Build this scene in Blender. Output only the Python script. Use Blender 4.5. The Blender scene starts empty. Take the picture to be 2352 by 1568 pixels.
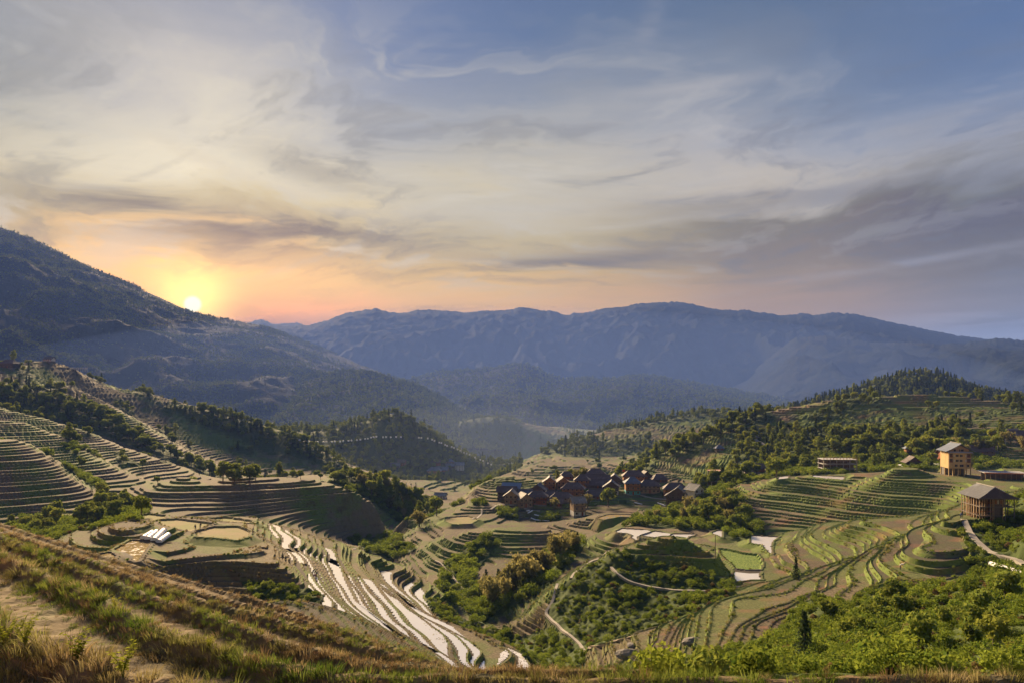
import bpy, bmesh, math, random, time
import numpy as np
T0 = time.time()
scene = bpy.context.scene
COL = scene.collection
R = math.radians
random.seed(7)

# ---------------------------------------------------------------- camera, light, exposure
cam_d = bpy.data.cameras.new('camera'); cam = bpy.data.objects.new('camera', cam_d); COL.objects.link(cam)
cam_d.sensor_width = 36.0; cam_d.lens = 36.0*1679/2352.0
cam_d.shift_y = (884-784)/2352.0
cam_d.clip_start = 0.2; cam_d.clip_end = 60000
cam.location = (0, 0, 0); cam.rotation_euler = (R(90), 0, 0)
scene.camera = cam
EXPO = 2.3
SUN_AZ, SUN_EL, DISC_EL = -23.6, 23.0, 5.75          # degrees, azimuth from +Y towards +X
vs = scene.view_settings
vs.view_transform = 'Standard'; vs.look = 'None'; vs.gamma = 1; vs.exposure = EXPO; vs.use_curve_mapping = False
cy = scene.cycles
scene.render.engine = 'CYCLES'
cy.use_denoising = True; cy.use_adaptive_sampling = True; cy.adaptive_threshold = .02; cy.max_bounces = 6; cy.diffuse_bounces = 3; cy.glossy_bounces = 2; cy.transmission_bounces = 3
cy.volume_bounces = 1; cy.transparent_max_bounces = 6; cy.sample_clamp_indirect = 4
sun_d = bpy.data.lights.new('sun', 'SUN'); sun = bpy.data.objects.new('sun', sun_d); COL.objects.link(sun)
sun_d.energy = 3.4; sun_d.angle = R(15); sun_d.color = (1.0, .735, .43)
_sd = (math.sin(R(SUN_AZ))*math.cos(R(SUN_EL)), math.cos(R(SUN_AZ))*math.cos(R(SUN_EL)), math.sin(R(SUN_EL)))
from mathutils import Vector, Matrix
sun.rotation_euler = Vector(_sd).to_track_quat('Z', 'Y').to_euler()

class NG:
    """small helper to write node graphs"""
    def __init__(s, nt): s.nt = nt; s.n = nt.nodes; s.l = nt.links; s.n.clear()
    def new(s, t, **k):
        nd = s.n.new(t)
        for a, b in k.items(): setattr(nd, a, b)
        return nd
    def put(s, sock, v):
        if hasattr(v, 'is_output'): s.l.new(v, sock)
        elif v is not None:
            if sock.type in ('RGBA',) and hasattr(v, '__len__') and len(v) == 3: v = (*v, 1)
            sock.default_value = v
    def m(s, op, a, b=None, c=None, clamp=False):
        nd = s.new('ShaderNodeMath', operation=op, use_clamp=clamp)
        s.put(nd.inputs[0], a); s.put(nd.inputs[1], b) if b is not None else 0
        if c is not None: s.put(nd.inputs[2], c)
        return nd.outputs[0]
    def mix(s, f, a, b, mode='MIX'):
        nd = s.new('ShaderNodeMix', data_type='RGBA', blend_type=mode)
        s.put(nd.inputs[0], f); s.put(nd.inputs[6], a); s.put(nd.inputs[7], b)
        return nd.outputs[2]
    def noise(s, vec, scale=1., detail=4., rough=.55, dist=0., dim='3D'):
        nd = s.new('ShaderNodeTexNoise', noise_dimensions=dim)
        if vec is not None: s.l.new(vec, nd.inputs['Vector'])
        nd.inputs['Scale'].default_value = scale; nd.inputs['Detail'].default_value = detail
        nd.inputs['Roughness'].default_value = rough; nd.inputs['Distortion'].default_value = dist
        return nd.outputs[0]
    def ramp(s, v, pts, smooth=False):
        nd = s.new('ShaderNodeValToRGB'); s.put(nd.inputs[0], v)
        e = nd.color_ramp.elements
        while len(e) < len(pts): e.new(0.5)
        for i, (p, c) in enumerate(pts):
            e[i].position = p; e[i].color = (*c, 1) if hasattr(c, '__len__') else (c, c, c, 1)
        if smooth: nd.color_ramp.interpolation = 'EASE'
        return nd.outputs[0]
    def rng(s, v, a, b, c=0., d=1., smooth=True):
        nd = s.new('ShaderNodeMapRange', interpolation_type='SMOOTHSTEP' if smooth else 'LINEAR', clamp=True)
        for i, q in enumerate((v, a, b, c, d)): s.put(nd.inputs[i], q)
        return nd.outputs[0]
    def comb(s, x, y, z=0.):
        nd = s.new('ShaderNodeCombineXYZ'); s.put(nd.inputs[0], x); s.put(nd.inputs[1], y); s.put(nd.inputs[2], z); return nd.outputs[0]

def lin(r, g, b):
    f = lambda c: (c/255/12.92 if c <= 10 else ((c/255+.055)/1.055)**2.4)
    return (f(r), f(g), f(b))
def sky(r, g, b, k=1.):
    c = lin(r, g, b); q = k/2**EXPO
    return (c[0]*q, c[1]*q, c[2]*q)

HAZE, HAZE_TOP = 1.0e-4, 850.
HAZE_GLOW = (.20, .29, .54)                       # what the lit air itself adds, as displayed
def sky_through(c, el):
    """radiance of the sky behind the haze that shows as colour c at elevation el"""
    e = R(max(el, 1.5)); L = min(HAZE_TOP/math.sin(e), 11500/math.cos(e)); T = math.exp(-HAZE*L)
    return tuple(max(.012, (v-j*(1-T)))/T/2**EXPO for v, j in zip(lin(*c), HAZE_GLOW))
# bearing: (elevation, colour as seen)
SKY_STATIONS = [
 (-42, [(2,(230,150,70)),(5.5,(240,180,96)),(8.5,(228,186,122)),(10.5,(168,152,124)),(12,(146,138,122)),(14,(172,160,138)),(17,(146,146,142)),(21,(122,130,140)),(28,(94,108,134)),(40,(84,100,132))]),
 (-22, [(2,(250,140,36)),(5,(254,170,56)),(8,(246,194,108)),(10.5,(158,144,120)),(12,(176,162,134)),(14.5,(212,202,178)),(18,(180,176,166)),(21.5,(148,150,156)),(27,(96,112,140)),(40,(80,98,136))]),
 (-5, [(2,(208,160,100)),(5,(212,172,108)),(8,(208,178,126)),(10,(196,174,142)),(12,(206,188,152)),(14.5,(196,186,166)),(18,(170,168,166)),(21.5,(134,142,160)),(27,(78,106,152)),(40,(70,96,142))]),
 (14, [(2,(168,156,164)),(5,(162,148,144)),(8,(144,134,126)),(10,(132,124,118)),(12,(128,122,120)),(14,(188,180,174)),(17.5,(168,168,176)),(21,(128,138,158)),(27,(92,112,144)),(40,(58,88,142))]),
 (36, [(2,(150,166,206)),(5,(128,142,176)),(8,(114,118,134)),(11,(100,102,112)),(12.5,(120,122,130)),(15,(150,154,170)),(19,(114,132,166)),(23,(92,116,158)),(28,(92,112,148)),(40,(60,90,144))]),
]
def build_world():
    w = bpy.data.worlds.new('World'); scene.world = w; w.use_nodes = True
    w.cycles.sampling_method = 'MANUAL'; w.cycles.sample_map_resolution = 512
    g = NG(w.node_tree)
    tc = g.new('ShaderNodeTexCoord').outputs['Generated']
    sep = g.new('ShaderNodeSeparateXYZ'); g.l.new(tc, sep.inputs[0])
    dx, dy, dz = sep.outputs
    az = g.m('MULTIPLY', g.m('ARCTAN2', dx, dy), 180/math.pi)            # degrees, 0 = ahead, + = right
    el = g.m('MULTIPLY', g.m('ARCSINE', dz), 180/math.pi)
    daz = g.m('SUBTRACT', az, SUN_AZ)
    # high veil of cloud on a plane overhead
    den = g.m('ADD', g.m('MAXIMUM', dz, 0.0), 0.16)
    px = g.m('DIVIDE', dx, den); py = g.m('DIVIDE', dy, den)
    # streaks run from lower right to upper left
    c, s = math.cos(R(28)), math.sin(R(28))
    sx = g.m('ADD', g.m('MULTIPLY', px, c), g.m('MULTIPLY', py, -s)); sy = g.m('ADD', g.m('MULTIPLY', px, s), g.m('MULTIPLY', py, c))
    n3 = g.noise(g.comb(px, py), .42, 2, .5, dim='2D')
    wv = g.m('MULTIPLY', g.m('SUBTRACT', n3, .5), 2.2)
    n1 = g.noise(g.comb(g.m('ADD', g.m('MULTIPLY', sx, .55), wv), g.m('ADD', sy, wv)), 1.5, 5, .58, dim='2D')
    n2 = g.noise(g.comb(g.m('ADD', g.m('MULTIPLY', sx, 1.3), g.m('MULTIPLY', n1, 2.2)), g.m('ADD', g.m('MULTIPLY', sy, 2.3), wv)), 1.9, 4, .6, dim='2D')
    n4 = g.noise(g.comb(g.m('ADD', g.m('MULTIPLY', az, .05), n1), g.m('ADD', g.m('MULTIPLY', el, .5), g.m('MULTIPLY', n1, 1.4))), 1.0, 5, .62, dim='2D')   # flat bands low in the sky
    nish = g.new('ShaderNodeTexSky', sky_type='NISHITA', sun_disc=False)
    nish.sun_elevation = R(SUN_EL); nish.sun_rotation = R(SUN_AZ); nish.altitude = 900; nish.dust_density = 2.0
    nk = g.mix(1.0, nish.outputs[0], (.05, .05, .05), 'MULTIPLY')
    warm = g.rng(g.m('ABSOLUTE', daz), 62, 4)
    nb = g.rng(n4, .34, .66)
    # the veiled evening sky: colour by height at five bearings, the cloud noise warps the look-up
    wl = g.rng(el, 4, 16)
    el_w = g.m('ADD', el, g.m('MULTIPLY', g.m('SUBTRACT', n1, .5), g.m('ADD', 1.6, g.m("MULTIPLY", wl, 8.))))
    el_w = g.m('ADD', el_w, g.m('MULTIPLY', g.m('SUBTRACT', n4, .5), 3.4))
    az_w = g.m('ADD', az, g.m('MULTIPLY', g.m('SUBTRACT', n3, .5), 26.))
    t = g.m('DIVIDE', el_w, 40.0, clamp=True)
    cols = []
    for a0, stops in SKY_STATIONS:
        cols.append(g.ramp(t, [(e/40., sky_through(c, e)) for e, c in stops]))
    col = cols[0]
    for i in range(1, len(cols)):
        col = g.mix(g.rng(az_w, SKY_STATIONS[i-1][0], SKY_STATIONS[i][0]), col, cols[i])
    col = g.mix(.06, col, nk)
    # bright wisps and grey flecks
    hi = g.m('MULTIPLY', g.rng(el, 5, 10), g.rng(el, 30, 16))
    wb = g.m('MULTIPLY', g.m('MULTIPLY', g.rng(n2, .50, .74), hi), g.rng(az, 34, -14, .18, .62))
    col = g.mix(wb, col, g.mix(warm, sky(196, 194, 196), sky(244, 232, 204)))
    gd = g.m('MULTIPLY', g.m('MULTIPLY', g.rng(n2, .50, .28), hi), .42)
    col = g.mix(gd, col, g.mix(warm, sky(112, 118, 132), sky(136, 132, 124)))
    def blob(a0, e0, wa, we, tilt=0.):
        u = g.m('SUBTRACT', az, a0); v = g.m('SUBTRACT', g.m('SUBTRACT', el, e0), g.m('MULTIPLY', u, tilt))
        u = g.m('POWER', g.m('DIVIDE', g.m('ABSOLUTE', u), wa), 2); v = g.m('POWER', g.m('DIVIDE', g.m('ABSOLUTE', v), we), 2)
        return g.m('EXPONENT', g.m('MULTIPLY', g.m('ADD', u, v), -1))
    nc = g.rng(n4, .36, .60)
    grey = g.mix(warm, sky(104, 100, 102), sky(132, 118, 100))
    for a0, e0, wa, we, tl, k in ((-17, 11.6, 12, 1.7, -.03, .8), (-26, 12.6, 7, 1.0, -.03, .5), (1.5, 9.1, 9, .65, .05, .7), (24, 13.3, 15, 1.1, -.01, .4), (12, 10.2, 9, .9, .06, .4), (-9, 5.9, 9, .38, .0, .55), (-15, 15.8, 5, 1.3, -.25, .35)):
        q = g.m('MULTIPLY', blob(a0, e0, wa, we, tl), g.m('ADD', .12, nc)); col = g.mix(g.m('MINIMUM', g.m('MULTIPLY', q, k), 1.), col, grey)
    for a0, e0, wa, we, tl, k in ((-20, 15.0, 8, .55, -.30, .6), (-13.5, 13.6, 8, .9, -.06, .5), (10.6, 25.6, 1.2, 1.6, 1.1, .12), (28, 8.3, 9, .32, .10, .35), (14, 21.6, 6, .5, .04, .3)):
        q = g.m('MULTIPLY', blob(a0, e0, wa, we, tl), g.m('ADD', .1, nc)); col = g.mix(g.m('MINIMUM', g.m('MULTIPLY', q, k), 1.), col, g.mix(warm, sky(190, 188, 196), sky(250, 232, 196)))
    # low sun: a wide warm band and the glow round the disc
    band = g.m('MULTIPLY', g.m('EXPONENT', g.m('MULTIPLY', g.m('POWER', g.m('DIVIDE', g.m('ABSOLUTE', daz), 15), 2), -1)), g.rng(el, 10.5, 3.5))
    band = g.m('MULTIPLY', band, g.m('ADD', .62, g.m('MULTIPLY', nb, .5)))
    col = g.mix(g.m('MINIMUM', g.m('MULTIPLY', band, .92), 1.), col, g.mix(g.rng(el, 3.8, 8), sky(240, 158, 70), sky(252, 206, 128)))
    wide = g.m('EXPONENT', g.m('MULTIPLY', g.m('ADD', g.m('POWER', g.m('DIVIDE', daz, 13), 2), g.m('POWER', g.m('DIVIDE', g.m('SUBTRACT', el, DISC_EL+.5), 4.2), 2)), -1))
    col = g.mix(1.0, col, g.mix(wide, (0, 0, 0), sky(215, 138, 10)), 'ADD')
    sdir = (math.sin(R(SUN_AZ))*math.cos(R(DISC_EL)), math.cos(R(SUN_AZ))*math.cos(R(DISC_EL)), math.sin(R(DISC_EL)))
    dt = g.new('ShaderNodeVectorMath', operation='DOT_PRODUCT'); g.l.new(tc, dt.inputs[0]); dt.inputs[1].default_value = sdir
    ang = g.m('MULTIPLY', g.m('ARCCOSINE', g.m('MINIMUM', dt.outputs['Value'], 1.)), 180/math.pi)
    core = g.m('EXPONENT', g.m('MULTIPLY', g.m('POWER', g.m('DIVIDE', ang, 2.3), 2), -1))
    col = g.mix(1.0, col, g.mix(core, (0, 0, 0), sky(255, 215, 100, 1.9)), 'ADD')
    disc = g.rng(ang, .72, .40)
    col = g.mix(disc, col, sky(255, 250, 215, 2.2))
    # below the horizon: dim ground haze
    col = g.mix(g.rng(el, 0, -4), col, sky(96, 98, 104))
    bg = g.new('ShaderNodeBackground'); g.l.new(col, bg.inputs[0]); bg.inputs[1].default_value = 1.0
    out = g.new('ShaderNodeOutputWorld'); g.l.new(bg.outputs[0], out.inputs[0])
build_world()

# ---------------------------------------------------------------- helpers
MATS = {}
def material(name, build):
    if name not in MATS:
        m = bpy.data.materials.new(name); m.use_nodes = True; g = NG(m.node_tree)
        sh = build(g)
        o = g.new('ShaderNodeOutputMaterial'); g.l.new(sh, o.inputs[0]); MATS[name] = m
    return MATS[name]
def principled(g, col, rough=.9, bump=None, bs=.3, bd=.05, spec=.2, metal=0.):
    p = g.new('ShaderNodeBsdfPrincipled'); g.put(p.inputs['Base Color'], col); g.put(p.inputs['Roughness'], rough)
    p.inputs['Specular IOR Level'].default_value = spec; p.inputs['Metallic'].default_value = metal
    if bump is not None:
        b = g.new('ShaderNodeBump'); b.inputs['Strength'].default_value = bs; b.inputs['Distance'].default_value = bd
        g.l.new(bump, b.inputs['Height']); g.l.new(b.outputs[0], p.inputs['Normal'])
    return p.outputs[0]
def np_mesh(name, co, quads=None, tris=None):
    me = bpy.data.meshes.new(name)
    q = np.zeros((0, 4), np.int32) if quads is None else np.asarray(quads, np.int32)
    t = np.zeros((0, 3), np.int32) if tris is None else np.asarray(tris, np.int32)
    me.vertices.add(len(co)); me.vertices.foreach_set('co', np.asarray(co, np.float32).ravel())
    nl = q.size+t.size; me.loops.add(nl); me.loops.foreach_set('vertex_index', np.concatenate([q.ravel(), t.ravel()]))
    ls = np.concatenate([np.arange(len(q))*4, q.size+np.arange(len(t))*3]).astype(np.int32)
    me.polygons.add(len(ls)); me.polygons.foreach_set('loop_start', ls)
    me.polygons.foreach_set('use_smooth', np.zeros(len(ls), bool))
    me.update(calc_edges=True); return me
def face_attr(me, name, arr):
    a = me.attributes.new(name, 'FLOAT_COLOR', 'FACE'); a.data.foreach_set('color', np.asarray(arr, np.float32).ravel())
def link(name, me, mat=None, parent=None, loc=None, **props):
    o = bpy.data.objects.new(name, me); COL.objects.link(o)
    if mat is not None and me is not None and len(me.materials) == 0: me.materials.append(mat)
    if parent is not None: o.parent = parent
    if loc is not None: o.location = loc
    for k, v in props.items(): o[k] = v
    return o
def inpoly(px, py, poly):
    px = np.asarray(px); py = np.asarray(py); r = np.zeros(px.shape, bool)
    n = len(poly)
    for i in range(n):
        x1, y1 = poly[i]; x2, y2 = poly[(i+1) % n]
        if y1 == y2: continue
        c = ((y1 > py) != (y2 > py)) & (px < (x2-x1)*(py-y1)/(y2-y1)+x1)
        r ^= c
    return r
def polydist(px, py, poly):
    r = np.full(np.shape(px), 1e9)
    n = len(poly)
    for i in range(n):
        x1, y1 = poly[i]; x2, y2 = poly[(i+1) % n]
        dx, dy = x2-x1, y2-y1
        t = np.clip(((px-x1)*dx+(py-y1)*dy)/(dx*dx+dy*dy+1e-9), 0, 1)
        r = np.minimum(r, np.hypot(px-x1-t*dx, py-y1-t*dy))
    return r
# ---------------------------------------------------------------- terrain height
# The place is surveyed as breaklines: bearing X, dip Y (tangents in units of 1/FD) and distance d in metres.
FD, CX, HY = 1679.0, 1176.0, 884.0
STEP = 0.8
LINES = [
 # --- the near hillside, its dry terraces
 [(-300,1560,9.2),(0,1640,9.2),(300,1760,8.4),(700,1800,8.4),(1200,1800,8.4),(1800,1800,8.4),(2700,1760,8.8)],
 [(-300,1385,17.4),(0,1448,15.48),(82,1495,14.3),(137,1528,13.56),(274,1575,12.6),(500,1640,11.6)],
 [(-300,1215,39.6),(0,1292,32),(110,1338,28.8),(219,1385,26.2),(410,1481,22),(643,1550,19.66),(850,1580,18.8),(1300,1590,18.6),(1900,1585,18.6),(2600,1570,19.2)],
 [(-300,1180,59),(0,1236,49.6),(164,1309,41),(328,1376,35.4),(493,1429,32),(643,1487,29),(850,1540,26.6),(1050,1562,25.8),(1500,1562,25.8),(1900,1558,26),(2200,1566,25.6),(2600,1545,26.4)],
 [(-300,1172,75.8),(0,1220,65),(109,1262,57.8),(246,1303,52),(356,1349,47),(465,1386,43.4),(643,1434,39.6),(820,1490,36),(1000,1548,32.8)],
 [(0,1214,79.4),(109,1247,72.2),(246,1288,64.8),(356,1329,58.8),(465,1362,54.8),(643,1412,49.6),(820,1464,45.2),(1000,1530,40.6)],
 [(-300,1168,107.6),(0,1209,94),(130,1244,84.8),(274,1284,76.4),(400,1322,69.8),(520,1358,64.4),(643,1396,59.6),(800,1452,53.8),(950,1510,48.8),(1060,1552,45.8),(1150,1585,43)],
 # below the lip (hidden)
 [(-300,1230,135),(0,1268,122),(200,1325,106),(330,1365,92),(450,1400,82),(560,1425,75),(640,1438,70),(800,1500,65),(1000,1570,62),(1200,1640,58),(1500,1670,52),(1800,1670,50),(2200,1670,46),(2600,1640,44)],
 [(-300,1300,180),(-50,1300,165),(150,1330,130),(300,1345,108),(420,1365,98)],
 # --- near strips shelf
 [(520,1395,76),(590,1379,82),(660,1376,88),(730,1384,92),(830,1420,94),(900,1450,95),(960,1478,95),(1020,1518,93),(1075,1556,91)],
 [(520,1450,66),(650,1448,70),(760,1470,72),(870,1505,73),(950,1545,72),(1020,1590,70)],
 [(640,1400,100),(740,1420,104),(850,1462,107),(950,1500,108),(1030,1540,106),(1100,1590,102)],
 # --- spur with the flooded terraces: left flank, fan, flats
 [(130,1330,150),(190,1285,160),(240,1252,166),(301,1222,172),(330,1200,180)],
 [(330,1185,205),(400,1184,208),(470,1184,210),(592,1191,212),(661,1224,210),(726,1240,211),(792,1262,212),(852,1271,222),(907,1293,222),(962,1320,220),(1003,1347,214),(1040,1372,206)],
 [(260,1275,152),(330,1262,158),(400,1256,162),(480,1256,164),(560,1256,166),(620,1262,164)],
 [(300,1240,168),(380,1225,174),(470,1222,180),(560,1228,180),(600,1236,177)],
 [(300,1300,149),(350,1318,148),(420,1338,148),(500,1358,147),(560,1366,145),(640,1376,142),(720,1392,138)],
 [(400,1290,155),(480,1302,155),(560,1315,153),(640,1340,147)],
 [(330,1350,138),(420,1378,137),(520,1398,135),(640,1410,131)],
 [(-300,1275,205),(-100,1280,210),(0,1275,215),(120,1262,220),(200,1246,226),(260,1238,228),(320,1225,238)],
 [(620,1272,162),(680,1310,152),(720,1358,142),(780,1408,134)],
 [(640,1262,168),(660,1280,166),(720,1340,150),(780,1390,139),(830,1422,131),(890,1460,124)],
 [(700,1260,190),(770,1300,182),(790,1350,162),(850,1400,150),(920,1450,140),(1000,1500,131)],
 [(800,1290,197),(860,1330,185),(900,1380,168),(960,1420,158),(1020,1460,150),(1080,1500,143),(1110,1545,136)],
 [(860,1300,214),(930,1340,206),(980,1380,194),(1030,1430,180),(1100,1460,170),(1170,1490,158),(1225,1520,148),(1250,1545,142)],
 [(1110,1590,122),(1180,1570,132),(1260,1560,140)],
 # --- valley floor
 [(1330,1600,120),(1295,1560,146),(1250,1510,166),(1180,1462,186),(1100,1420,207),(1050,1400,226),(985,1372,250),(930,1318,290),(885,1262,345),(900,1235,400),(1000,1188,500),(1060,1150,640),(1080,1120,820),(1090,1100,1100)],
 [(330,1215,240),(420,1225,262),(520,1232,280),(640,1245,294),(760,1262,306),(860,1268,322)],
 # --- terraced faces on the left
 [(230,1182,298),(330,1180,312),(430,1190,324),(540,1200,328),(640,1215,328),(740,1238,326),(830,1256,332)],
 [(345,1128,372),(380,1104,388),(420,1094,392),(455,1102,390),(480,1106,388),(540,1096,392),(600,1100,392),(660,1098,400),(720,1100,404),(800,1122,400),(860,1152,392),(920,1190,384),(940,1220,372)],
 [(380,1112,430),(470,1114,430),(560,1112,440),(660,1108,450),(760,1112,460),(840,1128,470),(900,1150,480)],
 [(780,1095,540),(820,1095,520),(900,1120,500),(960,1150,490),(1010,1182,480)],
 [(-300,1230,284),(-100,1215,292),(0,1208,302),(100,1204,310),(180,1196,314),(240,1186,304)],
 [(-300,960,400),(-100,990,404),(0,1006,404),(70,1016,402),(120,1050,388),(165,1092,374),(215,1158,342)],
 [(-300,985,440),(-100,1000,440),(0,1022,436),(100,1040,432),(190,1090,412),(250,1140,378),(300,1158,362)],
 [(0,966,500),(60,970,500),(160,1008,480),(230,1050,460),(300,1090,430),(350,1112,415),(420,1122,415)],
 [(0,975,516),(160,1018,500),(260,1062,475),(330,1100,450)],
 [(-300,885,590),(-100,915,585),(0,934,580),(100,960,570),(200,990,552),(300,1030,530),(400,1066,505),(470,1095,480),(530,1118,455),(560,1135,440)],
 [(-300,925,640),(0,965,625),(200,1012,600),(330,1052,575),(440,1088,550),(540,1110,520)],
 [(-300,850,740),(0,885,720),(120,890,740),(170,888,745),(230,918,730),(290,950,712),(340,985,690),(430,1045,645),(500,1088,615),(560,1105,600),(640,1110,600)],
 [(-300,800,830),(-100,828,830),(0,842,820),(60,832,830),(110,829,840),(180,850,840),(230,880,840),(280,893,850)],
 [(240,935,790),(320,970,770),(400,1010,740),(480,1055,700),(560,1092,670)],
 [(280,895,860),(340,900,870),(430,928,860),(500,950,850),(560,965,850),(640,988,840),(700,1010,830),(760,1048,800),(800,1080,770)],
 [(380,950,830),(480,990,810),(560,1030,780),(640,1072,740),(700,1092,700)],
 [(-300,900,950),(0,930,960),(150,920,980),(300,950,1000),(450,980,1000),(600,1020,980),(720,1062,940)],
 # --- middle valley hills
 [(680,1068,880),(760,1085,880),(900,1100,870),(1010,1105,860),(1090,1100,880)],
 [(700,985,1180),(730,984,1190),(790,992,1190),(830,988,1180),(870,953,1170),(900,949,1160),(940,960,1150),(1000,1002,1120),(1050,1045,1090),(1095,1082,1060),(1120,1105,1020)],
 [(690,1010,1330),(830,1010,1340),(930,1005,1340),(1040,1060,1300),(1120,1085,1260)],
 [(1030,1005,1700),(1080,972,1720),(1130,964,1720),(1185,982,1700),(1240,1012,1680),(1262,1030,1680)],
 [(1060,1075,1500),(1150,1078,1500),(1250,1085,1450)],
 [(-300,985,1560),(0,990,1560),(300,990,1580),(600,1000,1600),(760,1005,1650),(940,1010,1680),(1040,1035,1640)],
 [(-300,985,2100),(300,985,2100),(800,985,2100),(1300,985,2100),(1900,985,2100),(2700,985,2100)],
 # --- slope with the mid terraces, village spur
 [(900,1262,332),(960,1318,285),(1010,1330,268),(1060,1372,240),(1090,1395,222)],
 [(900,1250,342),(960,1250,330),(1010,1236,318),(1080,1222,312),(1140,1214,312),(1200,1210,312),(1250,1212,314),(1290,1222,318)],
 [(980,1300,290),(1060,1300,282),(1120,1300,276),(1190,1298,274),(1240,1285,278),(1280,1255,298)],
 [(1090,1372,232),(1140,1345,236),(1200,1318,246),(1250,1290,256),(1300,1262,266),(1340,1240,272)],
 [(1110,1395,214),(1160,1372,216),(1220,1345,220),(1270,1325,226)],
 [(1270,1228,328),(1340,1224,326),(1420,1220,324),(1500,1212,326),(1560,1205,330)],
 [(1200,1212,350),(1260,1206,344),(1330,1192,342),(1380,1184,344),(1440,1182,346),(1500,1184,348),(1570,1180,352)],
 [(890,1246,352),(960,1212,362),(1003,1192,368),(1050,1188,372),(1100,1190,372),(1160,1198,372),(1240,1198,374)],
 [(1250,1200,382),(1340,1186,384),(1420,1180,392),(1500,1172,396),(1580,1160,402)],
 [(1000,1180,400),(1040,1165,412),(1080,1140,430),(1105,1110,455),(1135,1096,470),(1180,1094,475),(1225,1098,470)],
 [(1060,1176,386),(1140,1160,400),(1220,1155,408),(1300,1152,414),(1380,1150,418),(1460,1142,424),(1560,1132,432)],
 [(1150,1125,436),(1260,1118,444),(1330,1112,450),(1400,1108,456),(1480,1108,456),(1560,1108,456)],
 [(1225,1104,470),(1290,1100,474),(1340,1092,478),(1400,1090,482),(1470,1090,482),(1540,1085,490)],
 [(1020,1160,540),(1120,1135,560),(1200,1130,570),(1300,1125,580),(1400,1118,590),(1470,1100,600)],
 # --- far middle right
 [(1130,1112,760),(1240,1108,780),(1330,1102,800),(1420,1096,800)],
 [(1140,1100,820),(1185,1078,860),(1230,1062,890),(1265,1057,900),(1320,1058,900),(1370,1058,900),(1420,1052,920),(1470,1046,930)],
 [(1210,1062,1000),(1280,1045,1020),(1340,1045,1030),(1440,1040,1040)],
 [(1265,1028,1100),(1330,1005,1150),(1400,988,1190),(1470,972,1210),(1550,958,1230),(1640,947,1250),(1700,950,1250),(1740,958,1240)],
 [(1300,1030,1350),(1450,1005,1400),(1640,975,1420),(1800,975,1400)],
 # --- mound and ponds
 [(1350,1488,152),(1431,1466,143),(1513,1437,142),(1622,1390,143),(1713,1360,146),(1746,1352,149),(1772,1339,155)],
 [(1310,1478,164),(1256,1404,186),(1280,1342,194),(1362,1298,196),(1431,1257,200),(1513,1235,203),(1545,1231,203),(1576,1235,202),(1639,1271,196),(1666,1292,192),(1685,1314,188),(1677,1334,184)],
 [(1360,1482,158),(1430,1474,154),(1520,1448,152),(1620,1404,154),(1700,1374,158)],
 [(1400,1440,166),(1480,1410,168),(1560,1390,168),(1640,1365,170),(1700,1350,176)],
 [(1400,1350,183),(1480,1320,188),(1560,1312,188),(1620,1320,186)],
 [(1480,1270,197),(1545,1265,197),(1600,1285,192)],
 [(1400,1275,226),(1500,1252,226),(1580,1250,226),(1640,1272,218)],
 [(1310,1282,236),(1360,1280,234),(1420,1262,240)],
 [(1120,1425,197),(1180,1432,190),(1240,1440,183),(1275,1450,176)],
 [(1340,1240,262),(1390,1218,262),(1430,1214,264),(1500,1214,266),(1600,1215,268),(1640,1216,268)],
 [(1430,1230,252),(1500,1230,252),(1600,1232,250),(1640,1235,246)],
 [(1640,1300,206),(1690,1300,206),(1740,1296,208),(1760,1290,210)],
 [(1690,1338,189),(1720,1337,189),(1750,1333,191)],
 [(1650,1252,232),(1700,1254,232),(1760,1256,230)],
 [(1655,1240,246),(1690,1238,246),(1725,1240,244),(1770,1246,238)],
 [(1440,1200,288),(1540,1200,290),(1640,1195,292),(1700,1190,296)],
 # --- right amphitheatre
 [(1560,1172,362),(1620,1180,330),(1680,1184,308),(1740,1205,292),(1790,1238,274),(1850,1246,262)],
 [(1560,1160,400),(1600,1142,392),(1660,1122,378),(1720,1106,366),(1790,1096,352),(1860,1094,348),(1940,1096,342),(2000,1100,334)],
 [(1850,1246,262),(1900,1240,272),(1980,1224,276),(2060,1212,278),(2140,1200,276),(2230,1180,270)],
 [(1600,1132,420),(1700,1100,400),(1800,1090,385),(1900,1086,380),(2000,1085,372)],
 [(2000,1100,334),(2040,1078,332),(2080,1068,332),(2120,1078,330),(2150,1095,322)],
 [(2040,1150,298),(2110,1150,296),(2170,1145,292),(2240,1130,286)],
 [(2090,1082,350),(2160,1092,338),(2230,1096,330),(2300,1092,330),(2420,1080,332),(2600,1080,332)],
 [(2240,1120,296),(2320,1118,290),(2420,1110,290),(2600,1110,290)],
 # --- right spurs
 [(1744,1309,203),(1790,1292,206),(1826,1279,209),(1862,1262,212),(1900,1246,215),(1947,1206,222),(2004,1194,226),(2056,1191,227),(2106,1186,228),(2174,1172,228),(2237,1149,230),(2330,1130,232),(2600,1110,232)],
 [(1790,1325,178),(1850,1318,182),(1920,1302,185),(2000,1276,187),(2070,1244,190),(2140,1222,192),(2200,1208,196)],
 [(1772,1250,238),(1800,1226,246),(1850,1212,250),(1900,1205,250),(1940,1202,248)],
 [(1772,1339,155),(1818,1328,156),(1900,1303,156),(1983,1271,158),(2065,1232,160),(2136,1205,162),(2174,1196,163),(2225,1192,166)],
 [(1777,1380,134),(1824,1380,131),(1879,1352,138),(1944,1383,121),(1983,1358,124),(2051,1347,119),(2119,1336,116),(2229,1325,113)],
 [(2180,1250,142),(2215,1240,146),(2250,1215,160),(2290,1210,164),(2330,1215,162),(2400,1205,160)],
 # --- the shrubby slope at lower right
 [(2210,1185,170),(2245,1240,148),(2300,1280,138),(2352,1310,130),(2500,1330,124)],
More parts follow.
